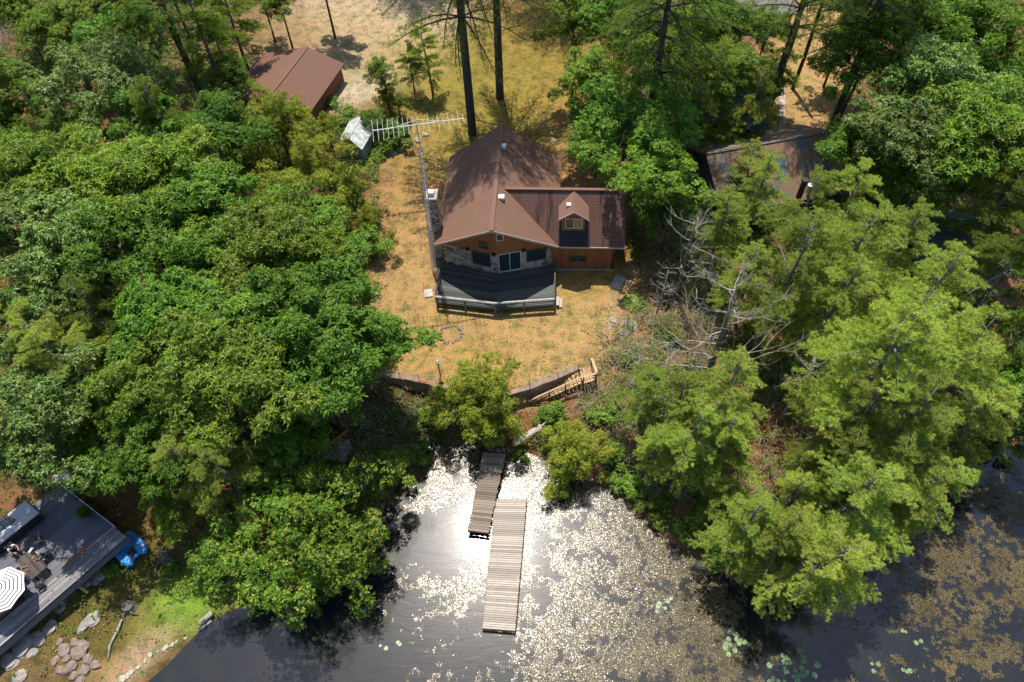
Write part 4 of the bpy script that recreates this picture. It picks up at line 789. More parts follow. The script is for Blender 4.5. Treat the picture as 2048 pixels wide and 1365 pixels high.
# gable building helper: ridge r0>r1 and eaves, all as world points
def gabled(name, label, cat, R0, R1, wl, wr_, drop, roofmat, wallmat, zg, over=.35, th=.14, extra=None):
    """R0,R1 ridge ends (world); wl/wr_ half widths left/right of travel; drop eave height below ridge"""
    R0, R1 = V3(R0), V3(R1); c = (R0 + R1) / 2; t_ = thing(name, label, cat, (c.x, c.y, zg)); o = V3(t_.location); R0, R1 = R0 - o, R1 - o
    d = (R1 - R0); d.z = 0; d.normalize(); lf = Vector((-d.y, d.x, 0))
    A0, A1 = R0 + lf * wl - Vector((0, 0, drop)), R1 + lf * wl - Vector((0, 0, drop)); B0, B1 = R0 - lf * wr_ - Vector((0, 0, drop)), R1 - lf * wr_ - Vector((0, 0, drop))
    rr = MB(); rr.slab([R0, R1, A1, A0] if (R1 - R0).cross(A1 - R0).z > 0 else [A0, A1, R1, R0], th); rr.slab([B0, B1, R1, R0] if (B1 - B0).cross(R1 - B0).z > 0 else [R0, R1, B1, B0], th)
    ro = rr.build('roof', roofmat, t_); w_ = MB()
    a0, a1, b0_, b1 = A0 - lf * over + d * over, A1 - lf * over - d * over, B0 + lf * over + d * over, B1 + lf * over - d * over; r0i, r1i = R0 + d * over, R1 - d * over
    for p, q_ in ((a0, a1), (b0_, b1)): w_.add([(p.x, p.y, -.4), (q_.x, q_.y, -.4), (q_.x, q_.y, q_.z - .05), (p.x, p.y, p.z - .05)], [(0, 1, 2, 3)], [[(0, 0), ((q_ - p).length, 0), ((q_ - p).length, p.z), (0, p.z)]])
    for p, q_, r in ((a0, b0_, r0i), (a1, b1, r1i)):
        w_.add([(p.x, p.y, -.4), (q_.x, q_.y, -.4), (q_.x, q_.y, q_.z - .05), (r.x, r.y, r.z - th - .02), (p.x, p.y, p.z - .05)], [(0, 1, 2, 3, 4)], [[(0, 0), ((q_ - p).length, 0), ((q_ - p).length, q_.z), ((r - p).length, r.z), (0, p.z)]])
    w_.build('wall', wallmat, t_)
    v = MB(); v.beam(R0 + Vector((0, 0, .02)), R1 + Vector((0, 0, .02)), .28, .04); v.build('ridge_cap', M['ridge'] if 'shingle' in roofmat.name else roofmat, ro)
    return t_, ro
zg = 3.9; R0 = P(615, 94, zg + 3.7); R1 = P(536, 196, zg + 3.7)
e = P(703, 162, zg + 2.1); dd = nrm((R1 - R0) * [1, 1, 0]); hw = abs(np.cross(dd, e - R0)[2]); print('garage hw', hw, np.linalg.norm(R1 - R0))
gabled('garage', 'garage with brown shingle roof spotted with orange lichen among the trees', 'garage', R0, R1 , hw * .66, hw, 1.6, M['roofgarage'], M['brownwood'], zg)
# shed under the oaks by the pond
zg = 1.7; sh_ = thing('shore_shed', 'small shed with a faded red roof under the trees below the retaining wall', 'shed', P(660, 850, zg)); o = V3(sh_.location)
def Q(px, py, h): return V3(P(px, py, zg + h)) - o
rq = [Q(620, 775, 2.9), Q(685, 778, 2.9), Q(694, 856, 2.3), Q(640, 838, 2.3)]
M['redroof'] = mat_roof('faded_red_sheet', (.20,.085,.07), (.15,.06,.05), 1.2, .6, .6)
v = MB(); v.slab(rq[::-1], .08); v.build('roof', M['redroof'], sh_)
v = MB(); wq = [p + (sum(rq, Vector()) / 4 - p) * .1 for p in rq]
for i in range(4): p, q_ = wq[i], wq[(i + 1) % 4]; v.add([(p.x, p.y, -.3), (q_.x, q_.y, -.3), (q_.x, q_.y, q_.z - .1), (p.x, p.y, p.z - .1)], [(0, 1, 2, 3)])
v.build('wall', M['barkdark'], sh_)
l4 = [Q(600, 850, 1.5), Q(640, 838, 1.9), Q(694, 860, 1.9), Q(650, 895, 1.4)]
v = MB(); v.slab([l4[0], l4[3], l4[2], l4[1]], .08); v.build('lean_to_roof', M['tar'], sh_)
M['orange'] = mat_simple('orange_board', (.55,.12,.03), (.40,.09,.02), 3, .7)
v = MB(); v.beam(l4[2] + Vector((0, -.05, .02)), l4[3].lerp(l4[2], -.15) + Vector((0, -.05, .02)), .12, .26); v.build('fascia', M['orange'], sh_)
padq = [V3(G(a, b)) for a, b in ((645, 905), (693, 868), (705, 895), (690, 925), (650, 918))]; v = MB()
n = len(padq); v.add([p + Vector((0, 0, .1)) for p in padq] + [p - Vector((0, 0, .2)) for p in padq], [list(range(n)), list(range(n, 2 * n))[::-1]] + [(i, n + i, n + (i + 1) % n, (i + 1) % n) for i in range(n)])
if (padq[1] - padq[0]).cross(padq[2] - padq[0]).z < 0: pass
tag(v.build('concrete_pad', M['concrete']), 'bare grey concrete pad below the little red roofed shed', 'concrete pad')
p = G(724, 882); v = MB(); v.tube([(0, 0, -.05), (0, 0, .22), (0, 0, .22), (0, 0, .05)], [.36, .4, .33, .3], 16); tag(v.build('washtub', M['metal'], loc=p), 'round grey tub lying on the shaded bank', 'tub')
# house with debris covered green roof on the right
M['greenroof'] = None
m_, nt, out = newmat('green_roof_with_needles'); t = NT(nt); uv = t.n('ShaderNodeTexCoord').outputs['UV']
n1 = t.noise(.45, uv, 5, .62, .6); n2 = t.noise(14, uv, 3, .7)
c = t.mix(t.ramp(n1, [(.40, (0,0,0)), (.52, (1,1,1))]), t.mix(t.math('MULTIPLY', n2, .7), (.075,.125,.12), (.035,.065,.065)), t.ramp(n2, [(.35, (.08,.05,.03)), (.55, (.21,.125,.08)), (.7, (.32,.21,.14))]))
b = t.n('ShaderNodeBsdfPrincipled', i_Base_Color=c, i_Roughness=.9); nt.links.new(t.bump(n2, .4, .04), b.inputs['Normal']); nt.links.new(b.outputs[0], out.inputs[0]); M['greenroof'] = m_
zg = 3.7; t_, ro = gabled('green_roofed_house', 'house with a green roof littered by brown needles, stovepipe on top', 'house', P(1412, 308, zg + 5.6), P(1668, 262, zg + 5.6), 5.2, 5.2, 2.9, M['greenroof'], M['tealwall'], zg)
o = V3(t_.location); p = V3(P(1601, 392, zg + 4.1)) - o; q_ = V3(P(1601, 385, zg + 4)) - o
v = MB(); v.tube([(q_.x, q_.y, 3.4), (q_.x, q_.y, 5.3)], .26, 12); v.tube([(q_.x, q_.y, 5.3), (q_.x, q_.y, 5.45)], [.36, .3], 12); v.build('stovepipe', M['black'], ro)
p = V3(P(1622, 372, zg + 4.3)) - o; v = MB(); v.tube([(p.x, p.y, 3.6), (p.x, p.y, 4.45), (p.x, p.y, 4.5)], [.3, .3, .12], 14); v.build('roof_vent', M['metal'], ro)
# rear green house and its long side
M['greenmetal'] = mat_roof('dark_green_sheet', (.05,.09,.085), (.035,.065,.065), 3, .4, .5)
zg = 3.9; gabled('teal_cottage', 'dark teal cottage mostly hidden by pines behind the needle littered roof', 'house', P(1462, 92, zg + 4.6), P(1455, 240, zg + 4.6), 4.4, 4.4, 1.7, M['greenmetal'], M['tealwall'], zg)
zg = 4.4; gabled('far_garage', 'grey roofed outbuilding at the top edge beyond the golden side yard', 'outbuilding', P(1470, -14, zg + 3.4), P(1590, -14, zg + 3.4), 3.0, 3.0, 1.0, mat_roof('grey_shingle', (.22,.20,.20), (.16,.15,.15), .5, .25, .6), M['brownwood'], zg)
v = MB(); q4 = [V3(G(a, b)) + Vector((0, 0, .12)) for a, b in ((1557, 160), (1569, 160), (1571, 285), (1559, 285))]; boards(v, q4[0], q4[1], q4[2], q4[3], 9, .06, .2); tag(v.build('walkway', M['concrete']), 'narrow pale paved walkway along the teal cottage', 'walkway')
zg = 2.9; gabled('hidden_cottage', 'small dark roofed cottage glimpsed between the right hand pines', 'cottage', P(1820, 452, zg + 3.6), P(1960, 440, zg + 3.6), 3.0, 3.0, 1.6, M['greenmetal'], M['tealwall'], zg)
zg = 4.2; gabled('left_outbuilding', 'low brown roofed outbuilding just left of the garage under leaves', 'outbuilding', P(500, 180, zg + 2.6), P(478, 214, zg + 2.6), 1.6, 1.6, .7, M['roofgarage'], M['brownwood'], zg)
# white dish on a roof pole
p = P(1882, 296, 13.5); dsh = thing('satellite_dish', 'small white dish on a pole among the dark green crowns', 'satellite dish', (p[0], p[1], gz(p[0], p[1])))
h_ = 13.5 - gz(p[0], p[1]); v = MB(); v.tube([(0, 0, -.2), (0, 0, h_)], .04, 6); v.build('pole', M['metal'], dsh)
v = MB(); v.tube([(0, 0, h_ + .12), (0, -.02, h_ + .08), (0, -.08, h_ + .0)], [.3, .27, .05], 14); v.build('dish', M['white'], dsh)
# utility pole at the side yard
p0 = P(1585, 178, 4.3); up = thing('utility_pole', 'dark wooden utility pole with a short bracket standing in the golden side yard', 'utility pole', p0)
v = MB(); v.tube([(0, 0, -.4), (.1, -.1, 4), (.05, 0, 13.5)], [.24, .2, .15], 8); v.build('pole', M['barkdark'], up)
v = MB(); v.tube([(0, 0, 1.3), (-.5, -.1, 1.45)], .06, 6); v.build('bracket', M['black'], up)
v = MB(); v.beam((-1.0, 0, 12.6), (1.2, 0, 12.6), .12, .14); v.build('crossarm', M['barkdark'], up)
# red canoe end and pink garment
def small(name, px, py, size, mat, label, cat, h=.2, rz=0.):
    p = G(px, py); bm = bmesh.new(); bmesh.ops.create_uvsphere(bm, u_segments=14, v_segments=8, radius=1)
    v = MB(); v.add([(q.co.x * size[0] * (1 - .25 * abs(q.co.z)), q.co.y * size[1], h + max(q.co.z, -.5) * size[2] + .06 * math.sin(9 * q.co.x)) for q in bm.verts], [[k.index for k in f.verts] for f in bm.faces]); bm.free()
    return tag(v.build(name, mat, loc=p, rz=rz), label, cat)
M['pink'] = mat_simple('pink_plastic', (.55,.25,.32), (.4,.3,.3), 8, .6); M['redp'] = mat_simple('red_plastic', (.75,.05,.02), (.5,.03,.02), 3, .4)
small('pool_noodle_bag', 416, 1119, (.62, .22, .16), M['pink'], 'pink and grey bundle lying under the shore trees', 'bundle', .15)
# driftwood, log bench, stump
def stick(pts, rs, label, name='driftwood', mat='deadwood', cat='driftwood', group=None):
    w_ = [V3(G(a, b)) + Vector((0, 0, h)) for a, b, h in pts]; o = w_[0].copy(); v = MB(); v.tube([p - o for p in w_], rs, 7); return tag(v.build(name, M[mat], smooth=True, loc=o), label, cat, group)
stick([(217,1322,.08),(222,1292,.15),(238,1262,.2),(246,1240,.15)], [.05,.09,.1,.07], 'curved grey driftwood branch on the mossy slope')
stick([(402,1250,.25),(428,1228,.3)], [.22,.2], 'thick pale log lying at the grassy pond edge', 'log', 'deadwood', 'log'); stick([(396,1262,.05),(424,1242,.05)], [.15,.15], 'thinner grey log half in the water at the grassy edge', 'log', 'deadwood', 'log')
stick([(152,1167,.9),(180,1188,.3)], [.11,.11], 'short sawn timber leaning out from beneath the terrace', 'timber_strut', 'stairwood', 'timber')
stick([(1105,1250,.0),(1106,1252,.0)], [.01,.01], 'x') if False else None
for px, py, lab, sc in ((330, 1113, 'weathered pale stump with splayed roots beside the blue pedal boat', 1.), (258, 1215, 'dark gnarled stump with long roots in the middle of the shore slope', 1.1)):
    p = G(px, py); st_ = thing('stump', lab, 'stump', p); rn = random.Random(px); v = MB(); v.tube([(0, 0, -.1), (0, 0, .2), (.05, 0, .42)], [.55 * sc, .4 * sc, .34 * sc], 9); v.build('stump_wood', M['barkgrey'], st_)
    for k in range(5):
        a = k * 1.3 + rn.uniform(0, .9); l = rn.uniform(.6, 1.6) * sc; v = MB(); v.tube([(.2 * math.cos(a), .2 * math.sin(a), .2), (l * .6 * math.cos(a), l * .6 * math.sin(a), .12), (l * math.cos(a + .3), l * math.sin(a + .3), -.05)], [.1, .06, .02], 6); v.build('root', M['barkgrey'], st_)
# fallen branches on the slopes
rn = random.Random(11)
BL = ['on the red litter below the ledge stones', 'below the smaller leafless tree', 'left end of the brush pile under the long pine', 'right end of the brush pile under the long pine', 'lowest across the brush pile', 'above the shore point', 'on the bank above the shore bushes', 'beside the very small bank pine', 'beside the olive bush on the litter bank', 'under the left end of the wall', 'on the shaded bank below the wall', 'beside the grey tub', 'right of the pale stump', 'left of the pale stump', 'on the litter patch between the right hand pines', 'beside the dark trunk pair', 'on the concrete pad by the shed']
for k, (px, py) in enumerate([(1290,690),(1330,640),(1520,970),(1580,960),(1600,985),(1550,1000),(1300,910),(1335,930),(1280,730),(740,850),(790,870),(800,905),(350,1160),(300,1180),(1660,745),(1560,870),(650,905)]):
    a = rn.uniform(0, 3.1); l = rn.uniform(18, 40); bx, by = px + l * math.cos(a), py + l * math.sin(a) * .8
    stick([(px, py, .1), ((px + bx) / 2 + rn.uniform(-4, 4), (py + by) / 2 + rn.uniform(-4, 4), .25), (bx, by, .15)], [.05, .035, .015], 'thin bare fallen branch ' + BL[k], 'fallen_branch', 'deadwood', 'branch', 'fallen branches on the banks')
# lily pads
M['pad'] = mat_leaf('lily_green', [(.07,.13,.05),(.12,.20,.08),(.2,.28,.13)], None, .05, .35, .5, 2.); M['padyel'] = mat_leaf('lily_yellow', [(.35,.26,.05),(.5,.36,.09),(.6,.5,.2)], None, .05, .4, .4)
def pad_mesh(mat, r_):
    v = MB(); n = 18; pts = [(r_ * math.cos(.25 + a * 5.8 / n), r_ * .9 * math.sin(.25 + a * 5.8 / n)) for a in range(n + 1)] + [(.05 * r_, 0)]; v.prism(pts, 0, .012); return v.mesh('lily_pad', M[mat])
pm = [pad_mesh('pad', 1), pad_mesh('padyel', 1)]
def pads(lst, r_, mi, label, group):
    for k, (px, py) in enumerate(lst):
        p = P(px, py, .03); o_ = link('lily_pad', pm[mi], loc=(p[0], p[1], .035), rz=k * 2.4); s_ = r_ * (.8 + .05 * (k * 7 % 9)); o_.scale = (s_, s_, 1); tag(o_, label, 'lily pad', group)
pads([(1465,1262),(1471,1269),(1457,1279),(1452,1288),(1460,1290),(1451,1296),(1470,1301),(1457,1309),(1473,1279),(1482,1281),(1488,1284),(1478,1287)], .17, 0, 'small green lily pad in the loose cluster over brown weeds', 'lily pads in the loose cluster')
pads([(1565,1312),(1574,1318),(1569,1326),(1578,1325),(1569,1333),(1600,1303),(1605,1313),(1607,1324),(1572,1344),(1590,1342),(1604,1338),(1612,1345),(1588,1355),(1598,1352),(1634,1330),(1629,1352),(1539,1331),(1546,1358),(1556,1362),(1606,1350),(1595,1361),(1540,1364),(1568,1364)], .2, 0, 'round green lily pad in the dense group at the bottom edge', 'lily pads at the bottom edge')
pads([(1744,1328),(1756,1329),(1747,1343),(1806,1340),(1813,1344),(1820,1342),(1832,1286),(1842,1283),(1805,1262),(1811,1264)], .15, 0, 'tiny pale lily pad alone on the open dark water', 'lily pads scattered on open water')
pads([(1342,1198),(1335,1203),(1316,1214),(1314,1223),(1330,1217),(1319,1208)], .16, 0, 'pale lily pad amid the glittering brown weeds', 'lily pads amid the brown weeds')
pads([(1794,1120),(1769,1142)], .3, 1, 'large yellow lily pad beneath the pine boughs', 'yellow lily pads')
pads([(761,1292),(772,1297),(796,1286),(800,1289)], .14, 0, 'pale lily pad left of the dock on open water', 'lily pads left of the dock')

small('kayak', 1883, 553, (1.0, .32, .3), M['redp'], 'red kayak end glimpsed between the right hand pines', 'kayak', .2, .5)
small('canoe', 1866, 562, (1.3, .38, .3), M['stairwood'], 'tan canoe beside the red kayak under the pines', 'canoe', .2, .2)
# ================================================================ neighbour's terrace (lower left corner)
ZT = 3.0
tc = P(90, 1130, ZT); ter = thing('terrace', 'large dark board terrace jutting out over the shore slope', 'terrace', (tc[0], tc[1], ZT))
to = V3(ter.location)
def T(px, py, h=0): return V3(P(px, py, ZT + h)) - to
M['terrace'] = mat_wood('blue_grey_board', (.13,.14,.165), (.075,.083,.10), 4, .6, island=.45, spec=.4)
M['terraceedge'] = mat_wood('worn_grey_board', (.30,.28,.28), (.15,.145,.155), 4, .7, island=.9)
c0, c1_, c2_, c3_ = T(135, 965), T(256, 1074), T(0, 1296), T(-130, 1180)
ed = (c2_ - c1_).normalized(); far = c1_ + ed * 17
q0, q3 = T(120, 968), c1_; nrmv = (q0 - q3)
v = MB(); boards(v, q0, q0 + ed * 17, q3 + ed * 17, q3, 44, .02, .04, 0, 2); v.build('floor_boards', M['terrace'], ter)
v = MB()
side = nrmv.normalized()
for k in range(9):
    rn = random.Random(k); a0 = 0.05
    while a0 < 17:
        l = rn.uniform(1.6, 4.2); s_ = side * (.02 + k * .17) + Vector((0, 0, .16)); v.beam(c1_ + ed * a0 + s_, c1_ + ed * min(a0 + l, 17) + s_, .125, .05); a0 += l + .05
v.build('edge_boards', M['terraceedge'], ter)
v = MB(); v.beam(c1_ + ed * 1.5 + side * 1.55 + Vector((0, 0, .17)), c1_ + ed * 4 + side * 1.55 + Vector((0, 0, .17)), .05, .08); v.build('edge_trim', M['orange'], ter)
v = MB(); dn = Vector((0, 0, -.35)); v.beam(c1_ + dn, c1_ + ed * 17 + dn, .08, .6); v.beam(c1_ + dn, q0 + dn, .08, .6); v.build('fascia', M['terrace'], ter)
for k in range(6):
    p = c1_ + ed * (.4 + 2.8 * k) + side * .5; v = MB(); v.beam((p.x, p.y, -2.6), (p.x, p.y, -.1), .2, .2); v.build('post', M['brownwood'], ter)
v = MB(); a = q0.lerp(q3, .02); b_ = q0.lerp(q3, .93)
v.tube([a + Vector((0, 0, 1)), b_ + Vector((0, 0, 1))], .02, 5); v.tube([a + Vector((0, 0, .5)), b_ + Vector((0, 0, .5))], .015, 5); v.build('cable_rail', M['metal'], ter)
for k in range(4): p = a.lerp(b_, k / 3); v = MB(); v.beam(p, p + Vector((0, 0, 1.05)), .07, .07); v.build('rail_post', M['black'], ter)
def tthing(name, label, cat, px, py, h=.03, rz=0, group=None): p = P(px, py, ZT + h); return thing(name, label, cat, (p[0], p[1], ZT + h), rz, group)
ang = math.atan2(ed.y, ed.x)          # along the terrace edge (towards lower left)
# L shaped outdoor kitchen
kt = tthing('outdoor_kitchen', 'pale L shaped outdoor counter with a dark grill set into it', 'outdoor kitchen', 20, 1045, .02); ko = V3(kt.location)
def K(px, py, h): return V3(P(px, py, ZT + .95)) - ko
poly = [K(50, 1002, 0), K(78, 1026, 0), K(0, 1088, 0), K(-70, 1144, 0), K(-88, 1120, 0), K(33, 1040, 0), K(14, 1030, 0)][::-1]
v = MB(); v.prism([(p.x, p.y) for p in poly], .86, .93); v.build('countertop', mat_simple('pale_countertop', (.42,.43,.45), (.34,.35,.37), 6, .4, .4, 0, .05), kt)
cen = sum(poly, Vector()) / len(poly); v = MB(); v.prism([(p.x * .98 + cen.x * .02, p.y * .98 + cen.y * .02) for p in poly], .0, .855); v.build('cabinet', M['black'], kt)
gq = [K(12, 1032, 0), K(30, 1043, 0), K(-4, 1068, 0), K(-20, 1056, 0)]; v = MB(); v.prism([(p.x, p.y) for p in gq][::-1], .2, 1.0); v.build('grill', mat_simple('grill_lid', (.05,.08,.09), (.02,.03,.035), 6, .3, .6), kt)
v = MB(); v.tube([gq[0] + Vector((.1, -.15, .1)), gq[3] + Vector((.1, -.15, .1))], .025, 6); v.build('handle', M['metal'], kt)
# table, laptop, chairs, umbrella
tb = tthing('dining_table', 'dark slatted dining table where three people sit', 'table', 76, 1135, .03, ang + .9 + math.pi / 2)
TA = math.atan2(*(lambda d: (d.y, d.x))(T(92, 1165) - T(50, 1115)))
tb.rotation_euler = (0, 0, TA)
M['tablewood'] = mat_wood('charred_board', (.085,.07,.06), (.035,.03,.028), 6, island=.9)
v = MB()
for k in range(8): v.box((0, -.5 + .1428 * k, .73), (2.1, .125, .035))
v.build('tabletop', M['tablewood'], tb)
for x_ in (-.9, .9):
    for y_ in (-.42, .42): v = MB(); v.box((x_, y_, .355), (.08, .08, .71)); v.build('leg', M['black'], tb)
lt = tthing('laptop', 'open laptop with a bright white screen on the dark table', 'laptop', 62, 1101, .79, TA - 1.2); 
v = MB(); v.box((0, 0, 0), (.36, .26, .02)); v.build('keyboard_base', M['metal'], lt); v = MB(); v.box((0, .16, .12), (.36, .02, .26), tilt=(-.5, 0)); v.build('screen', M['white'], lt)
ch_i = 0
def chair(px, py, rz, label):
    c = tthing('patio_chair', label, 'chair', px, py, .03, rz, 'dark chairs around the terrace table')
    v = MB(); v.box((0, 0, .43), (.5, .5, .05)); v.build('seat', M['black'], c); v = MB()
    for z_ in (.58, .72, .86): v.box((0, -.27, z_), (.5, .03, .09))
    v.build('backrest', M['black'], c)
    for sx_ in (-.23, .23):
        for sy_ in (-.23, .23): v = MB(); v.beam((sx_, sy_, 0), (sx_, sy_ * (1.15 if sy_ < 0 else 1), .45 if sy_ > 0 else .92), .035, .035); v.build('leg', M['metal'], c)
        v = MB(); v.beam((sx_, -.25, .65), (sx_, .22, .65), .05, .03); v.build('armrest', M['black'], c)
    return c
def face(px, py, tx_, ty_): d = T(tx_, ty_) - T(px, py); return math.atan2(d.y, d.x) - math.pi / 2
seats = [(36, 1103, 68, 1125), (100, 1112, 72, 1135), (48, 1158, 74, 1140)]
for (px, py, a, b_), lab in zip(seats, ('dark terrace chair under the person in the white shirt', 'dark terrace chair under the person in the grey shirt', 'dark terrace chair under the person beside the striped parasol')): chair(px, py, face(px, py, a, b_), lab)
chair(88, 1172, face(88, 1172, 80, 1150), 'empty dark chair at the lower end of the terrace table'); chair(84, 1084, face(84, 1084, 60, 1095), 'empty wide dark chair above the terrace table'); chair(50, 1178, face(50, 1178, 70, 1160), 'empty dark chair beside the edge of the striped parasol')
# people
M['skin'] = mat_simple('skin', (.52,.28,.19), (.44,.22,.14), 5, .55, .4, 0, .05); M['skintan'] = mat_simple('skin_tanned', (.45,.17,.08), (.38,.14,.07), 5, .5, .4, 0, .05); M['hair'] = mat_simple('dark_hair', (.02,.014,.01), (.01,.008,.006), 20, .6, .4)
def skinmesh(name, nodes, edges, mat, parent, sub=2):
    me = D.meshes.new(name); me.from_pydata([n_[0] for n_ in nodes], edges, []); me.materials.append(mat); o_ = link(name, me, parent)
    sk = o_.modifiers.new('skin', 'SKIN'); sk.use_smooth_shade = True; me.skin_vertices if me.skin_vertices else None
    if not me.skin_vertices:
        bm = bmesh.new(); bm.from_mesh(me); bm.verts.layers.skin.verify(); bm.to_mesh(me); bm.free()
    for i, n_ in enumerate(nodes):
        r_ = n_[1]; me.skin_vertices[0].data[i].radius = r_ if isinstance(r_, tuple) else (r_, r_)
    me.skin_vertices[0].data[0].use_root = True
    ss = o_.modifiers.new('subdivision', 'SUBSURF'); ss.levels = ss.render_levels = sub; return o_
def person(px, py, tx_, ty_, label, shirt, pants, skin, lean=.22, armspread=.0):
    h = tthing('person', label, 'person', px, py, .03, face(px, py, tx_, ty_))
    y = lean; nd = []; ed_ = []
    def N(p, r_, par=None):
        nd.append((p, r_)); i = len(nd) - 1
        if par is not None: ed_.append((par, i))
        return i
    pel = N((0, -.05, .56), (.15, .12)); wst = N((0, -.02, .74), (.135, .10), pel); cst = N((0, .06 + y * .3, .95), (.155, .11), wst); nb = N((0, .10 + y * .55, 1.1), (.10, .08), cst); nk = N((0, .13 + y * .65, 1.17), .055, nb)
    hd = N((0, .17 + y * .8, 1.27), (.085, .095), nk); crn = N((0, .17 + y * .85, 1.37), (.075, .09), hd)
    for s_ in (-1, 1):
        shd = N((s_ * .19, .09 + y * .5, 1.08), .062, nb); el = N((s_ * (.29 + armspread), .26 + y * .4, .88), .045, shd); wr = N((s_ * .17, .50 + y * .3, .84), .028, el); pm_ = N((s_ * .14, .575 + y * .3, .835), (.038, .018), wr)
        for k, (dx, l) in enumerate(((-.03, .065), (-.01, .078), (.01, .072), (.03, .058))):
            f1 = N((s_ * .14 + dx, .625 + y * .3, .835), .010, pm_); N((s_ * .14 + dx * 1.15, .625 + l * .55 + y * .3, .823), .008, f1)
        N((s_ * .14 - s_ * .05, .585 + y * .3, .835), .011, pm_)
        hp = N((s_ * .10, .03, .54), .095, pel); kn = N((s_ * .15, .46, .53), .068, hp); an = N((s_ * .15, .47, .12), .042, kn); N((s_ * .16, .60, .06), (.04, .035), an)
    skinmesh('body', nd, ed_, skin, h)
    hm = MB(); bm = bmesh.new(); bmesh.ops.create_icosphere(bm, subdivisions=3, radius=1); hc = Vector((0, .15 + y * .82, 1.345))
    hm.add([(hc.x + v_.co.x * .098, hc.y + v_.co.y * .112 - .012, hc.z + max(v_.co.z, -.45 if v_.co.y < .2 else .15) * .105) for v_ in bm.verts], [[k.index for k in f.verts] for f in bm.faces]); bm.free(); hm.build('hair', M['hair'], h, True)
    nz_ = MB(); nz_.tube([(0, hc.y + .09, hc.z - .02), (0, hc.y + .118, hc.z - .07), (0, hc.y + .1, hc.z - .08)], [.008, .016, .01], 6); nz_.build('nose', skin, h, True)
    for s_ in (-1, 1): e = MB(); e.rock((s_ * .092, hc.y + .005, hc.z - .04), .024, 3, 1.1); e.build('ear', skin, h, True)
    if shirt:
        sn = [((0, -.05, .60), (.165, .135)), ((0, -.02, .74), (.15, .115)), ((0, .06 + y * .3, .95), (.172, .125)), ((0, .10 + y * .55, 1.09), (.115, .092))]; se = [(0, 1), (1, 2), (2, 3)]
        for s_ in (-1, 1):
            sn += [((s_ * .19, .09 + y * .5, 1.08), .078), ((s_ * (.25 + armspread * .6), .19 + y * .45, .96), .064)]; n_ = len(sn); se += [(3, n_ - 2), (n_ - 2, n_ - 1)]
        skinmesh('shirt', sn, se, shirt, h)
    pn = [((0, -.05, .56), (.165, .13))]; pe = []
    for s_ in (-1, 1): pn += [((s_ * .10, .03, .54), .108), ((s_ * .145, .38, .53), .085)]; n_ = len(pn); pe += [(0, n_ - 2), (n_ - 2, n_ - 1)]
    skinmesh('shorts', pn, pe, pants, h)
    return h
cl = lambda n, a, b_: mat_simple(n, a, b_, 8, .9, .1)
person(*seats[0], 'seated person in a white t-shirt with dark hair working at the laptop', cl('white_cotton', (.7,.7,.7), (.5,.5,.52)), cl('dark_denim', (.03,.04,.07), (.02,.025,.04)), M['skin'])
person(*seats[1], 'seated person in a grey blue shirt leaning over the table', cl('grey_cotton', (.16,.19,.24), (.10,.12,.16)), cl('black_cotton', (.02,.02,.02), (.012,.012,.012)), M['skin'], .3, .05)
person(*seats[2], 'seated tanned person in a dark top half hidden by the striped parasol', cl('dark_top', (.03,.025,.025), (.02,.016,.016)), cl('rust_cotton', (.30,.09,.04), (.2,.06,.03)), M['skintan'], .34)
# striped parasol
pc = P(-6, 1180, ZT + 2.5); um = thing('striped_parasol', 'open white parasol with thin navy stripes at the left edge of the terrace', 'parasol', (pc[0], pc[1], ZT + .03))
R_ = 1.62; v = MB(); ns = 8; rings = 11; vs = [(0, 0, 2.75)]
def ur(i, a):
    f = i / rings; k = a / (2 * math.pi) * ns % 1; sc = 1 - .09 * math.sin(math.pi * k) * (f ** 1.2); r_ = R_ * f * sc; return (r_ * math.cos(a), r_ * math.sin(a), 2.75 - .62 * f ** 1.25 + .06 * math.sin(math.pi * k) * f)
na = ns * 6
for i in range(1, rings + 1):
    for k in range(na): vs.append(ur(i - (0), 2 * math.pi * k / na))
v.v = vs
for k in range(na): v.f.append([0, 1 + k, 1 + (k + 1) % na]); v.uv.append(None); v.mi.append(0)
# thin navy stripe rings between white bands: extra rings
M['navy'] = cl('navy_cloth', (.03,.035,.06), (.02,.025,.04)); M['canvas'] = cl('white_canvas', (.78,.78,.76), (.7,.7,.69))
v = MB(); edges = [0.0]
for i in range(1, 8): edges += [i / 7.6 - .032, i / 7.6 + .004]
edges.append(1.0)
def pt(f, k): a = 2 * math.pi * k / na; u = (k % 6) / 6; sc = 1 - .085 * math.sin(math.pi * u) * f; r_ = R_ * f * sc; return (r_ * math.cos(a), r_ * math.sin(a), 2.75 - .6 * f ** 1.3 + .03 * math.sin(math.pi * u) * f)
for j in range(len(edges) - 1):
    v.cur = j % 2
    for k in range(na): v.add([pt(edges[j], k), pt(edges[j + 1], k), pt(edges[j + 1], k + 1), pt(edges[j], k + 1)] if j else [pt(edges[j + 1], k), pt(edges[j + 1], k + 1), (0, 0, 2.75)], [(0, 1, 2, 3)] if j else [(0, 1, 2)])
v.build('canopy', [M['canvas'], M['navy']], um)
v = MB(); v.tube([(0, 0, 0), (0, 0, 2.8)], .03, 8); v.build('pole', M['black'], um)
for k in range(8): a = 2 * math.pi * k / 8; v = MB(); v.tube([(0, 0, 2.68), (R_ * math.cos(a), R_ * math.sin(a), 2.1)], .012, 4); v.build('rib', M['black'], um)
v = MB(); v.tube([(0, 0, 0), (0, 0, .1)], .3, 14); v.build('base', M['black'], um)
bx = tthing('storage_bench', 'brown slatted storage bench below the striped parasol', 'bench', 2, 1228, .03, ang); v = MB()
for k in range(7): v.box((0, -.36 + .12 * k, .48), (1.5, .105, .04))
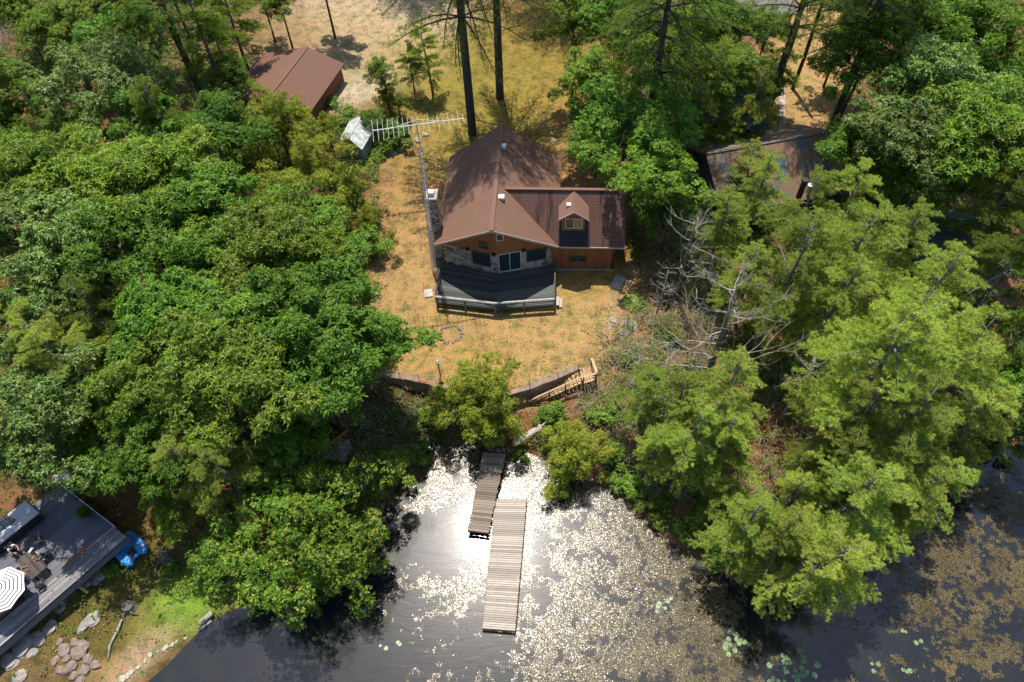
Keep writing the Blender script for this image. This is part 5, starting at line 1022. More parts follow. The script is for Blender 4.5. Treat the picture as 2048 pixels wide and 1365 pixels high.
v.build('lid', M['darkboard'], bx); v = MB(); v.box((0, 0, .23), (1.4, .78, .44)); v.build('box', M['brownwood'], bx)
bx = tthing('side_table', 'small grey square side table beside the striped parasol', 'table', 30, 1192, .03, ang); v = MB(); v.box((0, 0, .5), (.85, .7, .05)); v.build('tabletop', M['filmdull'], bx)
for a in (-.3, .3):
    for b_ in (-.25, .25): v = MB(); v.box((a, b_, .24), (.05, .05, .475)); v.build('leg', M['black'], bx)
rt = tthing('round_table', 'round white table at the tree shaded corner of the terrace', 'table', 133, 962, .03); v = MB(); v.tube([(0, 0, .7), (0, 0, .74)], .62, 24); v.build('tabletop', M['white'], rt); v = MB(); v.tube([(0, 0, 0), (0, 0, .7)], [.25, .05], 8); v.build('pedestal', M['metal'], rt)
# potted plant and planter
pp = tthing('potted_shrub', 'dark round potted shrub on the terrace', 'potted plant', 178, 1030, .03); v = MB(); v.tube([(0, 0, 0), (0, 0, .4), (0, 0, .4)], [.2, .28, .2], 12); v.build('pot', M['black'], pp)
r2 = np.random.default_rng(3); n = 1500; dd = nrm(r2.normal(size=(n, 3))); dd[:, 2] = np.abs(dd[:, 2]); p_ = dd * r2.uniform(.25, .55, n)[:, None] + [0, 0, .45]
link('foliage', quads('foliage', leafquads(p_, nrm(dd + r2.normal(0, .5, (n, 3))), nrm(r2.normal(0, .5, (n, 3)) + [0, 0, 1]), r2.uniform(.08, .16, n), r2.uniform(.015, .03, n)), M['pinedark']), pp)
for px, py, lab in ((155, 985, 'grey ceramic planter at the far terrace corner'), (163, 1000, 'second small pale planter on the far terrace corner')):
    bx = tthing('planter', lab, 'planter', px, py, .03); v = MB(); v.tube([(0, 0, 0), (0, 0, .38), (0, 0, .4), (0, 0, .3)], [.18, .26, .2, .18], 12); v.build('pot', M['greyrock'], bx)
    n = 300; dd = nrm(r2.normal(size=(n, 3))); dd[:, 2] = np.abs(dd[:, 2]) + .3; link('foliage', quads('foliage', leafquads(dd * .1 + [0, 0, .35], nrm(dd), nrm(r2.normal(0, .5, (n, 3)) + [0, 0, 1]), r2.uniform(.15, .3, n), r2.uniform(.02, .03, n)), M['pinedark']), bx)
# blue pedal boat
p = G(262, 1100); f0 = P(250, 1120, 2.0) ; f1 = P(282, 1075, 2.0); pb = thing('pedal_boat', 'bright blue plastic pedal boat parked on the grass against the terrace', 'pedal boat', p, math.atan2((P(240,1078,2)-P(285,1125,2))[1], (P(240,1078,2)-P(285,1125,2))[0]))
M['blue'] = mat_simple('blue_plastic', (.035,.27,.62), (.028,.22,.54), 3, .35, .5, 0, .05)
for s_ in (-1, 1):
    v = MB(); N2 = 14; vs = []; xs = [(-1.25 + 2.5 * i / (N2 - 1)) for i in range(N2)]
    for i, x_ in enumerate(xs):
        f = abs(x_) / 1.25; wd = .40 * (1 - f ** 4) ** .5 + .03; ht = .36 * (1 - .35 * f ** 3)
        for a in range(12):
            an = 2 * math.pi * a / 12; ca_, sa_ = math.cos(an), math.sin(an); sq = lambda q: math.copysign(abs(q) ** .4, q); rg = .0 * (abs(sa_) > .9) * (1 if i % 2 else -1)
            vs.append((x_, s_ * .56 + wd * sq(ca_), .12 + ht * .5 + ht * .5 * sq(sa_) + .035 * (a in (2, 4))))
    v.add(vs, [(12 * i + a, 12 * i + (a + 1) % 12, 12 * i + 12 + (a + 1) % 12, 12 * i + 12 + a) for i in range(N2 - 1) for a in range(12)] + [list(range(12))[::-1], list(range(12 * (N2 - 1), 12 * N2))])
    v.build('hull', M['blue'], pb, True)
v = MB(); v.box((0, 0, .36), (2.1, 1.0, .16)); v.box((.85, 0, .5), (.16, .9, .3)); v.build('deck', M['blue'], pb)
for s_ in (-.2, .2): v = MB(); v.box((.3, s_, .52), (.42, .36, .1), tilt=(0, .12)); v.box((.5, s_, .62), (.08, .36, .3)); v.build('seat', M['blue'], pb)
v = MB(); v.tube([(-.35, -.3, .5), (-.35, .3, .5)], .03, 6); v.box((-.35, -.22, .52), (.16, .1, .05)); v.box((-.35, .22, .48), (.16, .1, .05)); v.box((-.6, 0, .48), (.5, .5, .05)); v.build('pedals', M['black'], pb)
# ================================================================ trees
def expand(p, n): return np.repeat(p, n, axis=0)
def whorls(rg, pos, ax, nl, L, W, spread=.3):
    """stars of nl leaves round each point"""
    n = len(pos); ref = nrm(rg.normal(size=(n, 3))); e1 = nrm(np.cross(ax, ref)); e2 = np.cross(ax, e1)
    P_, A_, E1, E2 = expand(pos, nl), expand(ax, nl), expand(e1, nl), expand(e2, nl)
    an = np.tile(np.arange(nl) * 2 * np.pi / nl, n) + rg.normal(0, .35, n * nl)
    d = E1 * np.cos(an)[:, None] + E2 * np.sin(an)[:, None]; d = nrm(d + A_ * rg.uniform(-.35, .45, n * nl)[:, None])
    nn = nrm(A_ - d * np.sum(A_ * d, -1, keepdims=True) + rg.normal(0, .22, (n * nl, 3))); l = rg.uniform(.75, 1.2, n * nl) * L
    return leafquads(P_ + rg.normal(0, .03, (n * nl, 3)), d, nn, l, l * W)
def limb(v, a, b, r0, r1, rn, seg=5, wob=.08, sag=0., n=5):
    a, b = Vector(a), Vector(b); L = (b - a).length; pts = []
    for i in range(seg + 1):
        f = i / seg; p = a.lerp(b, f); k = math.sin(math.pi * f) * L * wob
        pts.append(p + Vector((rn.uniform(-1, 1), rn.uniform(-1, 1), rn.uniform(-.5, 1) * .6)) * k + Vector((0, 0, sag * L * f * (1 - f) * 4)))
    v.tube(pts, [r0 + (r1 - r0) * i / seg for i in range(seg + 1)], n, False); return pts
def broad(seed, R=4.4, H=13, Rz=3.2, ncl=44, nw=66, nl=6, L=.29, W=.17, cone=0., tr=.2, low=-.45, cs=(.12, .30), trunk='bark', leaf='oak', twig=10, up=.8):
    rg = np.random.default_rng(seed); rn = random.Random(seed); cz = H - Rz
    C_ = []; k = 0
    while len(C_) < ncl and k < 9000:
        k += 1; d = nrm(rg.normal(size=3))
        if d[2] < low: continue
        lump = 1 + .30 * math.sin(3 * math.atan2(d[1], d[0]) + seed) + .16 * math.sin(7 * math.atan2(d[1], d[0]) + 2 * seed)
        r_ = rg.uniform(.5, 1.04) if k % 4 else rg.uniform(.1, .5); c = np.array([d[0] * R * r_ * lump, d[1] * R * r_ * lump, cz + d[2] * Rz * r_])
        if cone: c[:2] *= np.clip(1 - cone * (c[2] - (cz - .4 * Rz)) / (1.4 * Rz), .12, 1.15)
        if all(np.linalg.norm((c - q) / [1, 1, .8]) > R * .2 for q in C_) or k > 6000: C_.append(c)
    C_ = np.array(C_); rho = rg.uniform(cs[0], cs[1], len(C_)) * R
    ci = np.repeat(np.arange(len(C_)), nw); d = rg.normal(size=(len(ci), 3)); d[:, 2] = d[:, 2] * .8 + .45; d = nrm(d)
    pos = C_[ci] + d * (rho[ci] * rg.uniform(.35, 1.12, len(ci)) ** .6)[:, None] * [1, 1, .75]
    ax = nrm(d * .55 + [0, 0, up] + rg.normal(0, .2, d.shape)); Q_ = whorls(rg, pos, ax, nl, L, W)
    crown = quads('crown', Q_, M[leaf])
    v = MB(); x1, y1 = rn.uniform(-.4, .4), rn.uniform(-.4, .4); hb = max(.8, cz - Rz * .55)
    v.tube([(0, 0, -.6), (0, 0, .3), (x1 * .5, y1 * .5, hb * .6), (x1, y1, hb)], [tr * 1.4, tr * 1.05, tr * .85, tr * .7], 8)
    tops = []
    for j in range(4): a = j * 1.6 + rn.random(); t_ = (x1 + R * .28 * math.cos(a), y1 + R * .28 * math.sin(a), cz + Rz * rn.uniform(-.1, .3)); limb(v, (x1, y1, hb - .1), t_, tr * .6, tr * .25, rn, 4); tops.append(t_)
    for j in range(min(len(C_), 26)):
        t_ = min(tops, key=lambda q: (q[0] - C_[j][0]) ** 2 + (q[1] - C_[j][1]) ** 2); p = limb(v, t_, C_[j] + [0, 0, rho[j] * .3], tr * .24, .022, rn, 4, .1)
        for q in range(twig // 5): a = Vector(C_[j]); e = a + Vector(nrm(rg.normal(size=3) + [0, 0, .4])) * rho[j] * 1.15; limb(v, a, e, .028, .01, rn, 2, .05, n=3)
    return crown, v.mesh('trunk', M[trunk], True), cz
def pine(seed, H=18, R=5.3, base=.25, nwh=15, nlimb=4, tr=.26, leaf='pine', trunk='pinebark', tuft=1.35, droop=.3, nn=19, dead=.12, nl=.27, flat=.62):
    rg = np.random.default_rng(seed); rn = random.Random(seed); v = MB(); lean = (rn.uniform(-.5, .5), rn.uniform(-.5, .5))
    tp = [(0, 0, -.6), (0, 0, .4), (lean[0] * .3, lean[1] * .3, H * .35), (lean[0], lean[1], H * .75), (lean[0] * .9, lean[1] * 1.2, H)]
    v.tube(tp, [tr * 1.35, tr * 1.05, tr * .85, tr * .42, .03], 9); TP, TD = [], []
    def at(h): return np.array([np.interp(h, [p[2] for p in tp], [p[i] for p in tp]) for i in range(2)] + [h])
    for w_ in range(nwh):
        f = (w_ + rn.uniform(0, .7)) / nwh; h = H * (base + (1 - base) * f ** .85 * .99); prof = (1 - f) ** flat * min(1, .62 + 1.6 * f) + .06
        for j in range(nlimb):
            if rn.random() < .12: continue
            a = rn.uniform(0, 6.283); L = R * prof * rn.uniform(.62, 1.12); s0 = at(h); dirn = np.array([math.cos(a), math.sin(a), 0]); side = np.array([-dirn[1], dirn[0], 0])
            up_ = rn.uniform(.05, .3) + .55 * f ** 2; dr = droop * rn.uniform(.7, 1.5) * (1 - f); bend = rn.uniform(-.18, .18)
            cur = lambda s_: s0 + dirn * L * s_ + side * (bend * L * s_ ** 2) + np.array([0, 0, L * (up_ * s_ - (dr + up_ * .55) * s_ ** 2)])
            v.tube([cur(s_) for s_ in (0, .25, .5, .75, 1)], [.025 + .012 * L * q for q in (1, .75, .5, .3, .06)], 5, False)
            if rn.random() < dead and f < .5:
                for q in range(5): s_ = rn.uniform(.3, 1); p = cur(s_); v.tube([p, p + (dirn * .5 + side * rn.choice((-1, 1)) * .6) * L * .3], [.02, .006], 3, False)
                continue
            nb = int(6 + L * 3.4)
            for q in range(nb):
                s_ = .14 + .86 * (q + rn.random()) / nb; sd = 1 if q % 2 else -1; bl = min(1.5, L * .34) * (1.1 - .8 * abs(s_ - .5)) * rn.uniform(.6, 1.1); p0 = cur(s_); bd = nrm(dirn * .75 + side * sd * rn.uniform(.3, .75) + np.array([0, 0, rn.uniform(-.08, .16)]))
                if s_ > .9: bl *= .6; bd = nrm(dirn + side * sd * .3)
                if q % 2: v.tube([p0, p0 + bd * bl * .8], [.018, .006], 3, False)
                nt_ = max(3, int(bl / .15 * tuft)); ss = rg.uniform(.15, 1, nt_)
                TP.append(p0 + bd * (bl * ss)[:, None] + rg.normal(0, .07, (nt_, 3)) + np.array([0, 0, 1]) * (.08 - .1 * bl * ss ** 2)[:, None]); TD.append(np.repeat((bd * .8 + [0, 0, .35])[None], nt_, 0))
    TP, TD = np.concatenate(TP), nrm(np.concatenate(TD)); n = len(TP); Pn, Dn = expand(TP, nn), expand(TD, nn)
    d = nrm(Dn * .85 + rg.normal(0, .62, (n * nn, 3)) + [0, 0, .12]); l = rg.uniform(.7, 1.15, n * nn) * nl; nr_ = nrm(rg.normal(0, .5, (n * nn, 3)) + [0, 0, 1]); nr_ = nrm(nr_ - d * np.sum(nr_ * d, -1, keepdims=True))
    return quads('crown', leafquads(Pn, d, nr_, l, l * .042), M[leaf]), v.mesh('trunk', M[trunk], True), H * (base + (1 - base) * .45)
def bare(seed, H=16, tr=.22, mat='deadwood', start=.45, n=16, R=3.2, upw=.5, th=.065):
    rn = random.Random(seed); v = MB(); b_ = MB(); ln = (rn.uniform(-.4, .4), rn.uniform(-.4, .4))
    v.tube([(0, 0, -.6), (0, 0, .4), (ln[0] * .5, ln[1] * .5, H * .5), (ln[0], ln[1], H)], [tr * 1.4, tr, tr * .75, tr * .22], 9)
    def grow(p, d, L, r_, lv):
        pts = [p]; 
        for i in range(4): d = (d + Vector((rn.uniform(-.28, .28), rn.uniform(-.28, .28), rn.uniform(-.08, .22) * upw * 2))).normalized(); pts.append(pts[-1] + d * L / 4)
        b_.tube(pts, [r_, r_ * .8, r_ * .6, r_ * .4, r_ * .15], 5, False)
        if lv:
            for i in range(5 if lv > 1 else 3):
                k = rn.randrange(1, 5); ax = Vector((rn.uniform(-1, 1), rn.uniform(-1, 1), rn.uniform(-.4, .6))); grow(pts[k], (d + ax * .9).normalized(), L * rn.uniform(.35, .6), r_ * .5, lv - 1)
    for i in range(n):
        f = start + (1 - start) * (i + rn.random()) / n * .97; a = rn.uniform(0, 6.283); d = Vector((math.cos(a), math.sin(a), rn.uniform(.1, .6))).normalized(); grow(Vector((ln[0] * f, ln[1] * f, H * f)), d, R * (1.15 - .7 * (f - start) / (1 - start)) * rn.uniform(.6, 1.1), th, 2)
    return b_.mesh('branches', M['deadwood'], True), v.mesh('trunk', M[mat], True)
pass
def recol(me, mat): c = me.copy(); c.materials[0] = M[mat]; return c
K = {}
o1, o2, o3, o4 = broad(1), broad(2, R=4.9, Rz=3.0, ncl=48), broad(3, R=4.0, Rz=3.6, ncl=38), broad(4, R=4.6, Rz=2.8, ncl=44, H=12)
o5, o6 = broad(5, R=4.2, Rz=3.5, ncl=34, nw=84, L=.23, W=.2, leaf='oak2', cs=(.16, .27)), broad(6, R=4.7, Rz=3.0, ncl=36, nw=84, L=.33, W=.15, leaf='oak2', cs=(.17, .28))
K['o'] = [o1, o2, o5, o3, o4, o6]; K['l'] = [(recol(x[0], 'pale'), x[1], x[2]) for x in (o2, o3, o1)]
K['y'] = [broad(8, R=4.2, H=11, Rz=4.2, ncl=60, nw=80, nl=6, L=.17, W=.17, cone=.5, leaf='cedar', cs=(.13, .22), up=.5, low=-.7), broad(9, R=3.4, H=9, Rz=3.9, ncl=52, nw=80, nl=6, L=.16, W=.17, cone=.6, leaf='cedar', cs=(.14, .22), up=.5, low=-.7)]
K['m'] = [broad(11, R=4.6, H=9.5, Rz=3.2, ncl=52, nw=44, nl=6, L=.21, W=.24, leaf='maple', twig=20, cs=(.13, .26), low=-.6), broad(12, R=4.0, H=8, Rz=2.8, ncl=44, nw=48, nl=6, L=.21, W=.24, leaf='maple', twig=20, cs=(.13, .26), low=-.6)]
K['s'] = [broad(15, R=1.7, H=2.0, Rz=1.4, ncl=20, nw=60, nl=6, L=.17, W=.24, tr=.05, leaf='shrub', cs=(.24, .36), low=-.2), broad(16, R=1.4, H=1.5, Rz=1.1, ncl=15, nw=60, nl=6, L=.17, W=.24, tr=.04, leaf='shrub', cs=(.26, .4), low=-.2)]
K['p'] = [pine(21), pine(22, H=20, R=5.9, base=.24, nwh=17), pine(23, H=16, R=4.9, base=.2, nwh=14), pine(24, H=18, R=5.6, base=.3, nwh=12, droop=.38)]
K['d'] = [(recol(K['p'][i][0], 'pinedark'), K['p'][i][1], K['p'][i][2]) for i in (0, 2)]
K['t'] = [pine(31, H=38, R=10, base=.33, nwh=17, nlimb=8, flat=.4, tr=.46, trunk='barkdark', leaf='pinedark', tuft=.9, nn=9), pine(32, H=36, R=9, base=.34, nwh=16, nlimb=7, flat=.4, tr=.42, trunk='barkdark', leaf='pine', tuft=.9, nn=9)]
K['c'] = [broad(41, R=3.3, H=6.2, Rz=3.2, ncl=80, nw=90, nl=6, L=.15, W=.16, cone=.38, leaf='cedar', cs=(.14, .21), up=.45, low=-.8, tr=.15)]
K['b'] = [bare(51), bare(52, H=14, R=2.6), bare(53, H=18, R=3.4, mat='barkgrey', n=12), bare(57, H=17, R=6.2, mat='barkgrey', n=19, start=.3, tr=.34, th=.075, upw=.75)]
def put(kind, var, x, y, sc, rz, name, label, cat, group=None, z=None, tilt=0):
    me = K[kind][var]; zz = gz(x, y) if z is None else z
    r_ = thing(name, label, cat, (x, y, zz - .05), rz, group); r_.scale = (sc, sc, sc)
    if tilt: r_.rotation_euler = (tilt, 0, 0)
    link('branches' if kind == 'b' else 'crown', me[0], r_); link('trunk', me[1], r_); return r_
def tree(kind, px, py, sc, label, name=None, cat='tree', group=None, var=None, hc=None):
    """px, py: where the photograph shows the middle of the crown"""
    global _ti
    _ti += 1; var = (_ti * 7 + int(px)) % len(K[kind]) if var is None else var; h = (K[kind][var][2] if hc is None else hc) * sc
    z = 3.5
    for _ in range(4): p = P(px, py, z + h); z = gz(p[0], p[1])
    tilt = 0
    if h > 3:
        for k in range(9):      # shore trees lean out over the water from the bank they stand on
            dy = math.sin(tilt) * h; zb = gz(p[0], p[1] + dy)
            if zb > .15 and not badspot(p[0], p[1] + dy, zb): break
            tilt += rad(5); p = P(px, py, z + h * math.cos(tilt))
        p = [p[0], p[1] + math.sin(tilt) * h]
        if tilt: print('leans', label, round(math.degrees(tilt)), badspot(p[0], p[1], gz(p[0], p[1])))
    nm = name or {'o': 'oak_tree', 'l': 'oak_tree', 'y': 'hemlock_tree', 'm': 'maple_tree', 's': 'shrub', 'p': 'pine_tree', 'd': 'pine_tree', 't': 'pine_tree', 'c': 'cedar_tree'}[kind]
    return put(kind, var, p[0], p[1], sc, (px * 37 % 628) / 100, nm, label, cat, group, tilt=tilt)
_ti = 0
_tp = [to + c0 * 1.03, to + c1_ * 1.03, to + c1_ + ed * 17, to + q0 + ed * 17]
def badspot(x, y, z):
    p = Vector((x, y, ZT)); s_ = [(_tp[(i + 1) % 4] - _tp[i]).cross(p - _tp[i]).z for i in range(4)]
    if all(v > -.5 for v in s_) or all(v < .5 for v in s_): return 'terrace'
    q = HM.inverted() @ Vector((x, y, GL))
    if -1 < q.x < WX + .5 and -3.5 < q.y < LEN + 1: return 'house'
    return ''
FG = 'broadleaf trees of the wood'; PG = 'pines of the wood'
for a in [
 # ---- wood on the left, from the top
 ('o',20,235,.62,'small oak at the left edge under the snags'),('o',130,265,.6,'small round oak between the snags and the broad pale oak'),('d',70,300,.5,'dull pine just below the feet of the snags'),('p',450,110,.6,'soft pine at the left corner of the garage'),('o',520,-10,.62,'oak at the top edge where the dirt yard begins'),('o',560,15,.62,'small oak overhanging the left margin of the dirt yard'),('o',640,-45,.75,'oak dipping into the picture above the dirt yard'),
 ('l',50,150,.6,'small pale tree low behind the grey snags'),('o',110,60,.75,'rounded green tree above the grey snags'),('o',20,10,.8,'green tree in the very corner above the snags'),('o',-40,180,.9,'oak cut by the left edge beside the snags'),
 ('o',185,10,.9,'deep green tree at the top edge right of the grey snags'),('o',255,70,1.05,'deep green tree beside the upper end of the leaning dark trunk'),('p',-10,-40,.8,'pine behind the grey snags in the top corner'),
 ('o',60,-70,.8,'dark tree closing the top left corner'),('d',400,70,.85,'dull green pine between the dark trunk and the dirt yard'),('p',455,30,.8,'soft green pine leaning over the dirt yard edge'),('o',330,-40,1.0,'tree at the top edge above the leaning dark trunk'),
 ('l',215,165,1.05,'broad pale glossy oak right of the grey snags'),('o',280,250,.9,'shaded oak between the pale oak and the leaning trunk'),('d',335,275,.75,'wispy pine below the foot of the leaning dark trunk'),
 ('o',-30,330,.9,'dark oak at the left edge below the snags'),('o',90,350,1.0,'oak with a dark hollow below the snags'),('o',215,360,1.05,'oak below the broad pale oak'),('o',470,160,.62,'small tree at the left outbuilding roof'),
 ('o',345,370,1.1,'bright oak crown between the wispy pine and the hemlocks'),('o',430,265,.85,'bright oak just below the left outbuilding'),('y',560,262,.95,'yellow green hemlock in front of the garage roof'),('y',500,330,.95,'hemlock left of the one before the garage'),
 ('y',640,335,.95,'hemlock with orange tinge left of the greenhouse'),('y',700,390,.8,'hemlock reaching the lawn below the greenhouse'),('y',590,410,1.0,'hemlock in the second row behind the greenhouse one'),('y',740,450,.62,'hemlock at the lawn edge level with the chimney'),
 ('o',455,420,1.1,'large bright oak left of the hemlocks'),('l',50,470,1.05,'pale oak at the left edge at mid height'),('l',170,455,1.05,'pale oak above the sandy gap on the left'),('o',300,480,1.05,'oak right of the sandy gap on the left'),
 ('l',30,620,1.0,'pale oak at the left edge below the sandy gap'),('l',190,560,.85,'pale oak just below the sandy gap'),('o',395,520,1.0,'oak above the small red gap in the leaves'),('o',540,500,1.05,'bright oak below the hemlocks'),('o',640,490,.95,'oak whose edge touches the lawn beside the mast'),
 ('o',665,590,.95,'big oak bulging over the lawn level with the deck'),('o',560,610,1.1,'oak between the red gap and the lawn oaks'),('o',735,690,.8,'oak overhanging the lawn edge above the wall'),('o',620,720,1.1,'oak above the shore shed roof'),('o',480,650,.95,'oak right of the yellow tipped pine'),
 ('p',75,690,.72,'yellow tipped pine near the left edge'),('p',150,730,.7,'pine with bright yellow boughs left of centre wood'),('d',210,650,.7,'dull pine beside the yellow tipped pine'),('o',330,640,1.0,'oak between the pines and the red gap'),
 ('o',400,745,1.05,'oak in the middle of the lower wood'),('o',510,780,1.05,'shaded oak left of the shore shed'),('o',290,780,.9,'oak right of the orange litter gap'),('l',70,820,1.0,'pale oak at the left edge above the terrace'),('l',-10,915,.7,'pale oak overhanging the terrace counter'),
 ('l',120,900,.52,'small pale oak overhanging the round white table'),('o',300,890,.85,'oak above the litter patch near the terrace'),('o',180,820,.6,'small oak in the orange litter gap'),('o',580,830,.8,'dark oak touching the shore shed'),
 ('p',385,955,.62,'yellow green pine bough tree above the pedal boat'),('p',465,955,.66,'yellow green pine beside the shore maple'),('o',350,1010,.45,'small dark sapling behind the pedal boat'),
 ('m',560,960,.85,'upper maple with orange tips below the shed'),('m',650,1030,1.05,'big shore maple with orange tips leaning over the pond'),('m',560,1110,.95,'maple crown hanging over the dark reflection'),('m',690,1110,.85,'maple branches reaching right over the pond'),('m',455,1120,.75,'olive shore tree beside the pink bundle'),
 ('m',600,1185,.5,'lowest maple bough over the water'),
 ('y',655,262,.62,'small hemlock directly under the garage eave corner'),('y',600,245,.8,'hemlock covering the lower corner of the garage roof'),('y',530,235,.75,'hemlock at the left lower side of the garage roof'),
 # ---- behind the cabin
 ('p',855,110,.55,'airy young pine just left of the thickest trunk'),('m',795,205,.34,'thin leaved sapling behind the aerial mast top'),('o',745,235,.3,'dark little sapling touching the aerial'),('d',820,125,.36,'thin young pine behind the aerial'),('o',765,150,.5,'slender sapling above the greenhouse'),('y',775,195,.55,'loose young hemlock above the aerial'),('s',690,240,1.1,'leafy bush between garage and greenhouse'),('s',790,270,1.2,'leafy bush below the aerial'),('s',760,300,.9,'low bush in front of the greenhouse'),
 ('o',1150,60,.9,'oak at the top edge right of the two tall trunks'),('o',1250,30,1.0,'bright oak at the top edge above the teal cottage'),('o',1190,170,.95,'oak beside the golden upper lawn'),('o',1350,70,1.05,'bright oak in front of the teal cottage'),('o',1205,262,.7,'oak shading the lawn behind the wing'),
 ('o',1270,240,1.05,'dark oak around the tall bare limbed trunk'),('o',1310,350,.9,'deep shaded oak right of the wing roof'),('p',1420,180,.72,'pine in front of the teal cottage'),('d',1380,250,.62,'drooping pine above the teal gable'),('o',1460,60,.95,'oak left of the leaning grey trunk'),('o',1540,40,.45,'small tree beside the utility pole'),('o',1520,170,.55,'light sapling at the end of the walkway'),('p',1460,290,.42,'small pine with boughs over the needle littered roof'),
 ('o',1440,150,.85,'oak hiding the middle of the teal cottage'),('p',1500,220,.62,'pine hiding the lower end of the teal cottage'),('p',1560,120,.5,'thin pine between the walkway and the grey trunk'),('p',1500,345,.52,'pine over the left end of the needle littered roof'),('o',1360,150,.8,'oak left of the teal cottage wall'),('o',1690,60,.7,'small oak overhanging the golden side yard'),
 ('o',1760,20,1.05,'dark oak at the top edge right of the side yard'),('o',1720,130,1.0,'dark oak edging the side yard'),('o',1860,60,1.1,'dark oak at the top edge in the right wood'),('l',1850,160,1.15,'broad glossy oak in the middle of the right wood'),('o',1970,90,1.05,'oak beside the pale pine at the right edge'),('p',2020,60,.75,'pale yellow pine at the top right edge'),
 ('l',1800,270,1.0,'glossy oak left of the white dish'),('o',1720,300,.8,'oak touching the needle littered roof'),('o',1960,260,1.1,'oak right of the white dish'),('o',2060,180,1.0,'oak cut by the right edge at the top'),('o',2040,340,.95,'oak cut by the right edge above the pines'),('o',1830,370,.7,'small oak above the hidden cottage'),('o',1915,350,.6,'small oak below the white dish'),
 # ---- pines on the right
 ('p',1520,380,.62,'yellow green pine in front of the teal gable'),('p',1440,450,.55,'low pine behind the big dead tree'),('p',1600,440,.7,'yellow green pine below the stovepipe'),('p',1700,410,.62,'bushy pine beside the orange sapling'),('p',1570,560,.85,'pine directly right of the big dead tree'),('p',1690,530,.85,'pine in the middle of the right hand stand'),('p',1790,510,.8,'yellow tipped pine left of the hidden cottage'),
 ('d',1980,420,.8,'grey green pine at the right edge'),('d',2000,560,.85,'shaded pine at the right edge below the hidden cottage'),('p',1830,620,.85,'pine above the bent leader pine'),('o',1900,610,.5,'small oak beside the red canoe'),('p',1660,620,.75,'pine above the dark trunk pair'),('d',2010,700,.6,'dull pine at the right edge above the cove'),
 ('p',1760,740,1.0,'big pine with a bent bare leader'),('p',1880,770,.95,'pine with long boughs reaching right toward the cove'),('p',1440,800,.7,'pine below the big dead tree'),('p',1350,810,.5,'small pine on the bank right of the stairs'),('p',1450,885,.6,'pine with long hanging bare twigs'),('p',1705,885,.8,'pine on the bank below the dark trunk pair'),('p',1790,900,.85,'pine overhanging the weedy cove'),
 ('p',1570,1010,.55,'pine at the bare brush on the shore'),('p',1680,1010,.75,'lower pine leaning over the open water'),('p',1560,1090,.62,'lowest dark pine on the shore point'),('p',1780,1020,.62,'pine bough tree trailing over the yellow lily pads'),('p',1440,1000,.42,'thin pine hanging down to the shore shrubs'),
 ('p',1290,790,.45,'small pine on the litter bank right of the stairs platform'),('p',1380,880,.62,'pine low on the bank above the shore bushes'),('p',1310,900,.36,'very small pine just above the shore bushes'),('p',1500,1060,.66,'pine whose skirts touch the shore bushes'),('p',1620,1120,.7,'rightmost pine on the shore point'),('p',1860,980,.6,'pine over the brown weeds of the cove'),('p',1940,850,.6,'pine closing the back of the cove'),('p',1500,560,.6,'pine just behind the big dead tree trunk'),
 ('o',2040,800,.8,'oak at the right edge of the cove'),('o',2075,860,.6,'dark oak low on the right edge over the cove'),('o',1340,420,.5,'small oak behind the brush right of the wing'),('o',1880,880,.4,'small leafy tree in the shade of the cove'),
]: tree(*a[:4], a[4])
# round cedars by the shore and shrubs
tree('c',955,798,1.12,'round olive cedar in front of the retaining wall hiding the top of the gangway'); tree('c',1150,905,.84,'yellow green round cedar at the water right of the gangway')
for k, (px, py, s_, lab) in enumerate([
 (1107,835,.75,'bright green bush under the lower end of the stairs'),(1215,825,.85,'bright green bush right of the stairs foot'),(1040,905,.55,'low green bush right of the gangway head'),(1265,965,.9,'yellow green shore bush right of the shore cedar'),(1310,1010,.9,'green shore bush below the small bank pine'),(1390,1060,.95,'green shore bush above the dark water'),(1460,1110,.9,'green shore bush left of the lowest pine'),(1560,1165,1.0,'leafy bush at the tip of the shore point'),(1620,1130,.7,'small bush right of the tip of the shore point'),
 (790,930,1.0,'bright shore bush left of the glittering weeds'),(830,905,.8,'bright shore bush beside the olive cedar'),(870,840,.8,'green bush at the foot of the wall'),(760,960,.8,'shaded shore bush near the grey pad'),(1230,905,.7,'bush between the two shore cedars and the pines'),(1340,880,.7,'bush on the litter bank below the pines'),(1500,740,.6,'bush beside the foot of the big dead tree'),(1610,800,.8,'bright undergrowth bush beside the dark trunk pair'),(1310,760,.7,'olive bush on the red litter bank'),(1260,720,.6,'olive bush at the top of the litter bank'),(1340,680,.55,'sparse bush below the dead brush'),
 (1800,430,.8,'bush beside the hidden cottage'),(1930,860,.7,'bush at the back of the cove'),(1990,900,.8,'dark bush overhanging the cove'),(2030,640,.9,'bush at the right edge on the litter slope'),(660,205,.6,'bush at the garage corner'),(620,255,.7,'bush under the garage eave'),(230,1135,.5,'green tuft bush beside the pale stump'),(100,1190,.4,'bright weed clump against the terrace'),(345,1140,.35,'small green plant growing by the pale stump')]):
    tree('s', px, py, s_, lab, group='bushes of the banks', cat='shrub')
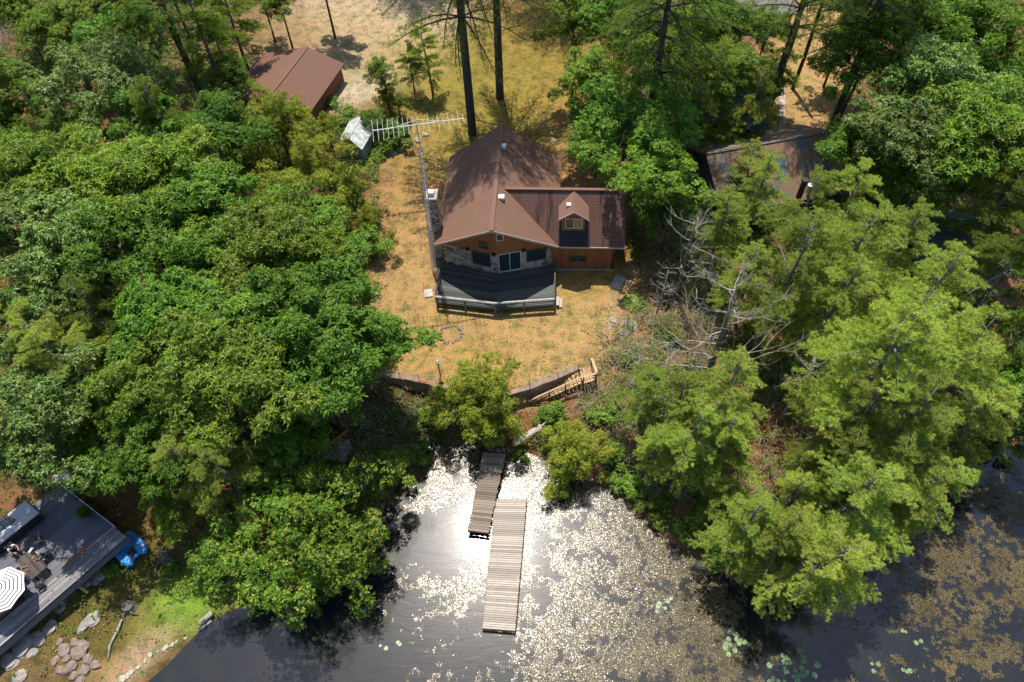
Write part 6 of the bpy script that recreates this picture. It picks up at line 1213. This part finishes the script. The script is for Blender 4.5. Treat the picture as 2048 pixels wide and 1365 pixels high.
# hosta, orange sapling
p = G(1266, 606); rg = np.random.default_rng(5); pos = rg.normal(0, .38, (260, 3)); pos[:, 2] = .15 + rg.uniform(0, .35, 260) * np.exp(-(pos[:, 0] ** 2 + pos[:, 1] ** 2)); 
hs = link('hosta_clump', quads('hosta_clump', whorls(rg, pos, nrm(pos * [1, 1, 0] + [0, 0, .7]), 5, .26, .26), M['hosta']), loc=p); tag(hs, 'light yellow green hosta clump at the right edge of the lawn', 'plant')
os_ = broad(61, R=.8, H=2.6, Rz=1.2, ncl=14, nw=40, nl=6, L=.13, W=.1, tr=.04, leaf='dead', cs=(.25, .4)); K['x'] = [os_]; tree('x', 1722, 392, 1., 'bright orange dead sapling between the pines and the green roofed house', 'dead_sapling'); tree('x', 1560, 520, .6, 'small rusty dead sapling deep between the pines', 'dead_sapling')
# tall trunks whose crowns rise past the top of the picture
def bytrunk(kind, var, bx, by, label, name, sc=1., cat='tree', rz=0.): p = G(bx, by); return put(kind, var, p[0], p[1], sc, rz, name, label, cat)
bytrunk('t', 0, 945, 268, 'tall pine with a thick dark trunk standing just behind the cabin peak', 'pine_tree', 1.0, rz=.8); bytrunk('t', 1, 1000, 196, 'tall pine with a dark trunk behind and right of the thickest one', 'pine_tree', 1.05, rz=2.2)
bytrunk('t', 1, 425, 240, 'leaning looking dark pine trunk in the left wood with pale stubs', 'pine_tree', .85, rz=4.); bytrunk('t', 0, 1283, 330, 'tall pine with bare curving limbs left of the teal cottage', 'pine_tree', .8, rz=1.2); bytrunk('t', 1, 1527, 250, 'tall grey trunked pine at the walkway end', 'pine_tree', .85, rz=3.)
bytrunk('t', 0, 1660, 262, 'dark trunked pine at the right corner of the side yard', 'pine_tree', .75, rz=5.)
bytrunk('b', 3, 1395, 815, 'big dead tree with pale bare branches standing before the pines', 'dead_tree', .88, rz=.4); bytrunk('b', 3, 1350, 600, 'grey leafless brush tree right of the lawn', 'dead_tree', .62, rz=2.); bytrunk('b', 1, 1310, 640, 'smaller leafless tree above the litter bank', 'dead_tree', .45, rz=1.)
bytrunk('b', 2, 90, 240, 'right hand grey snag with broken limbs in the top left corner', 'dead_tree', .85, rz=2.6); bytrunk('b', 0, 75, 225, 'left hand grey snag with broken limbs in the top left corner', 'dead_tree', .85, rz=5.); bytrunk('b', 1, 1345, 960, 'grey fine twigged dead shrub tree on the shore', 'dead_tree', .4); bytrunk('b', 1, 1320, 420, 'thin bare snag with white twigs right of the wing roof', 'dead_tree', .6, rz=3.3)
bytrunk('b', 0, 1560, 840, 'dark leafless trunk of the pair below the pines', 'dead_tree', .55, rz=3.3); bytrunk('b', 1, 1590, 860, 'second leaner dark trunk of the pair below the pines', 'dead_tree', .5, rz=1.3)

bytrunk('t', 0, 1075, -55, 'unseen tall pine added beyond the top edge to shade the upper lawn', 'pine_tree', 1.0, rz=2.9); bytrunk('t', 1, 815, -100, 'unseen tall pine added beyond the top edge to shade the dirt yard', 'pine_tree', 1.0, rz=5.1)  # both stand out of view, added for the shade they cast
tree('p', 1230, 140, .6, 'soft pine among the oaks beside the golden upper lawn')
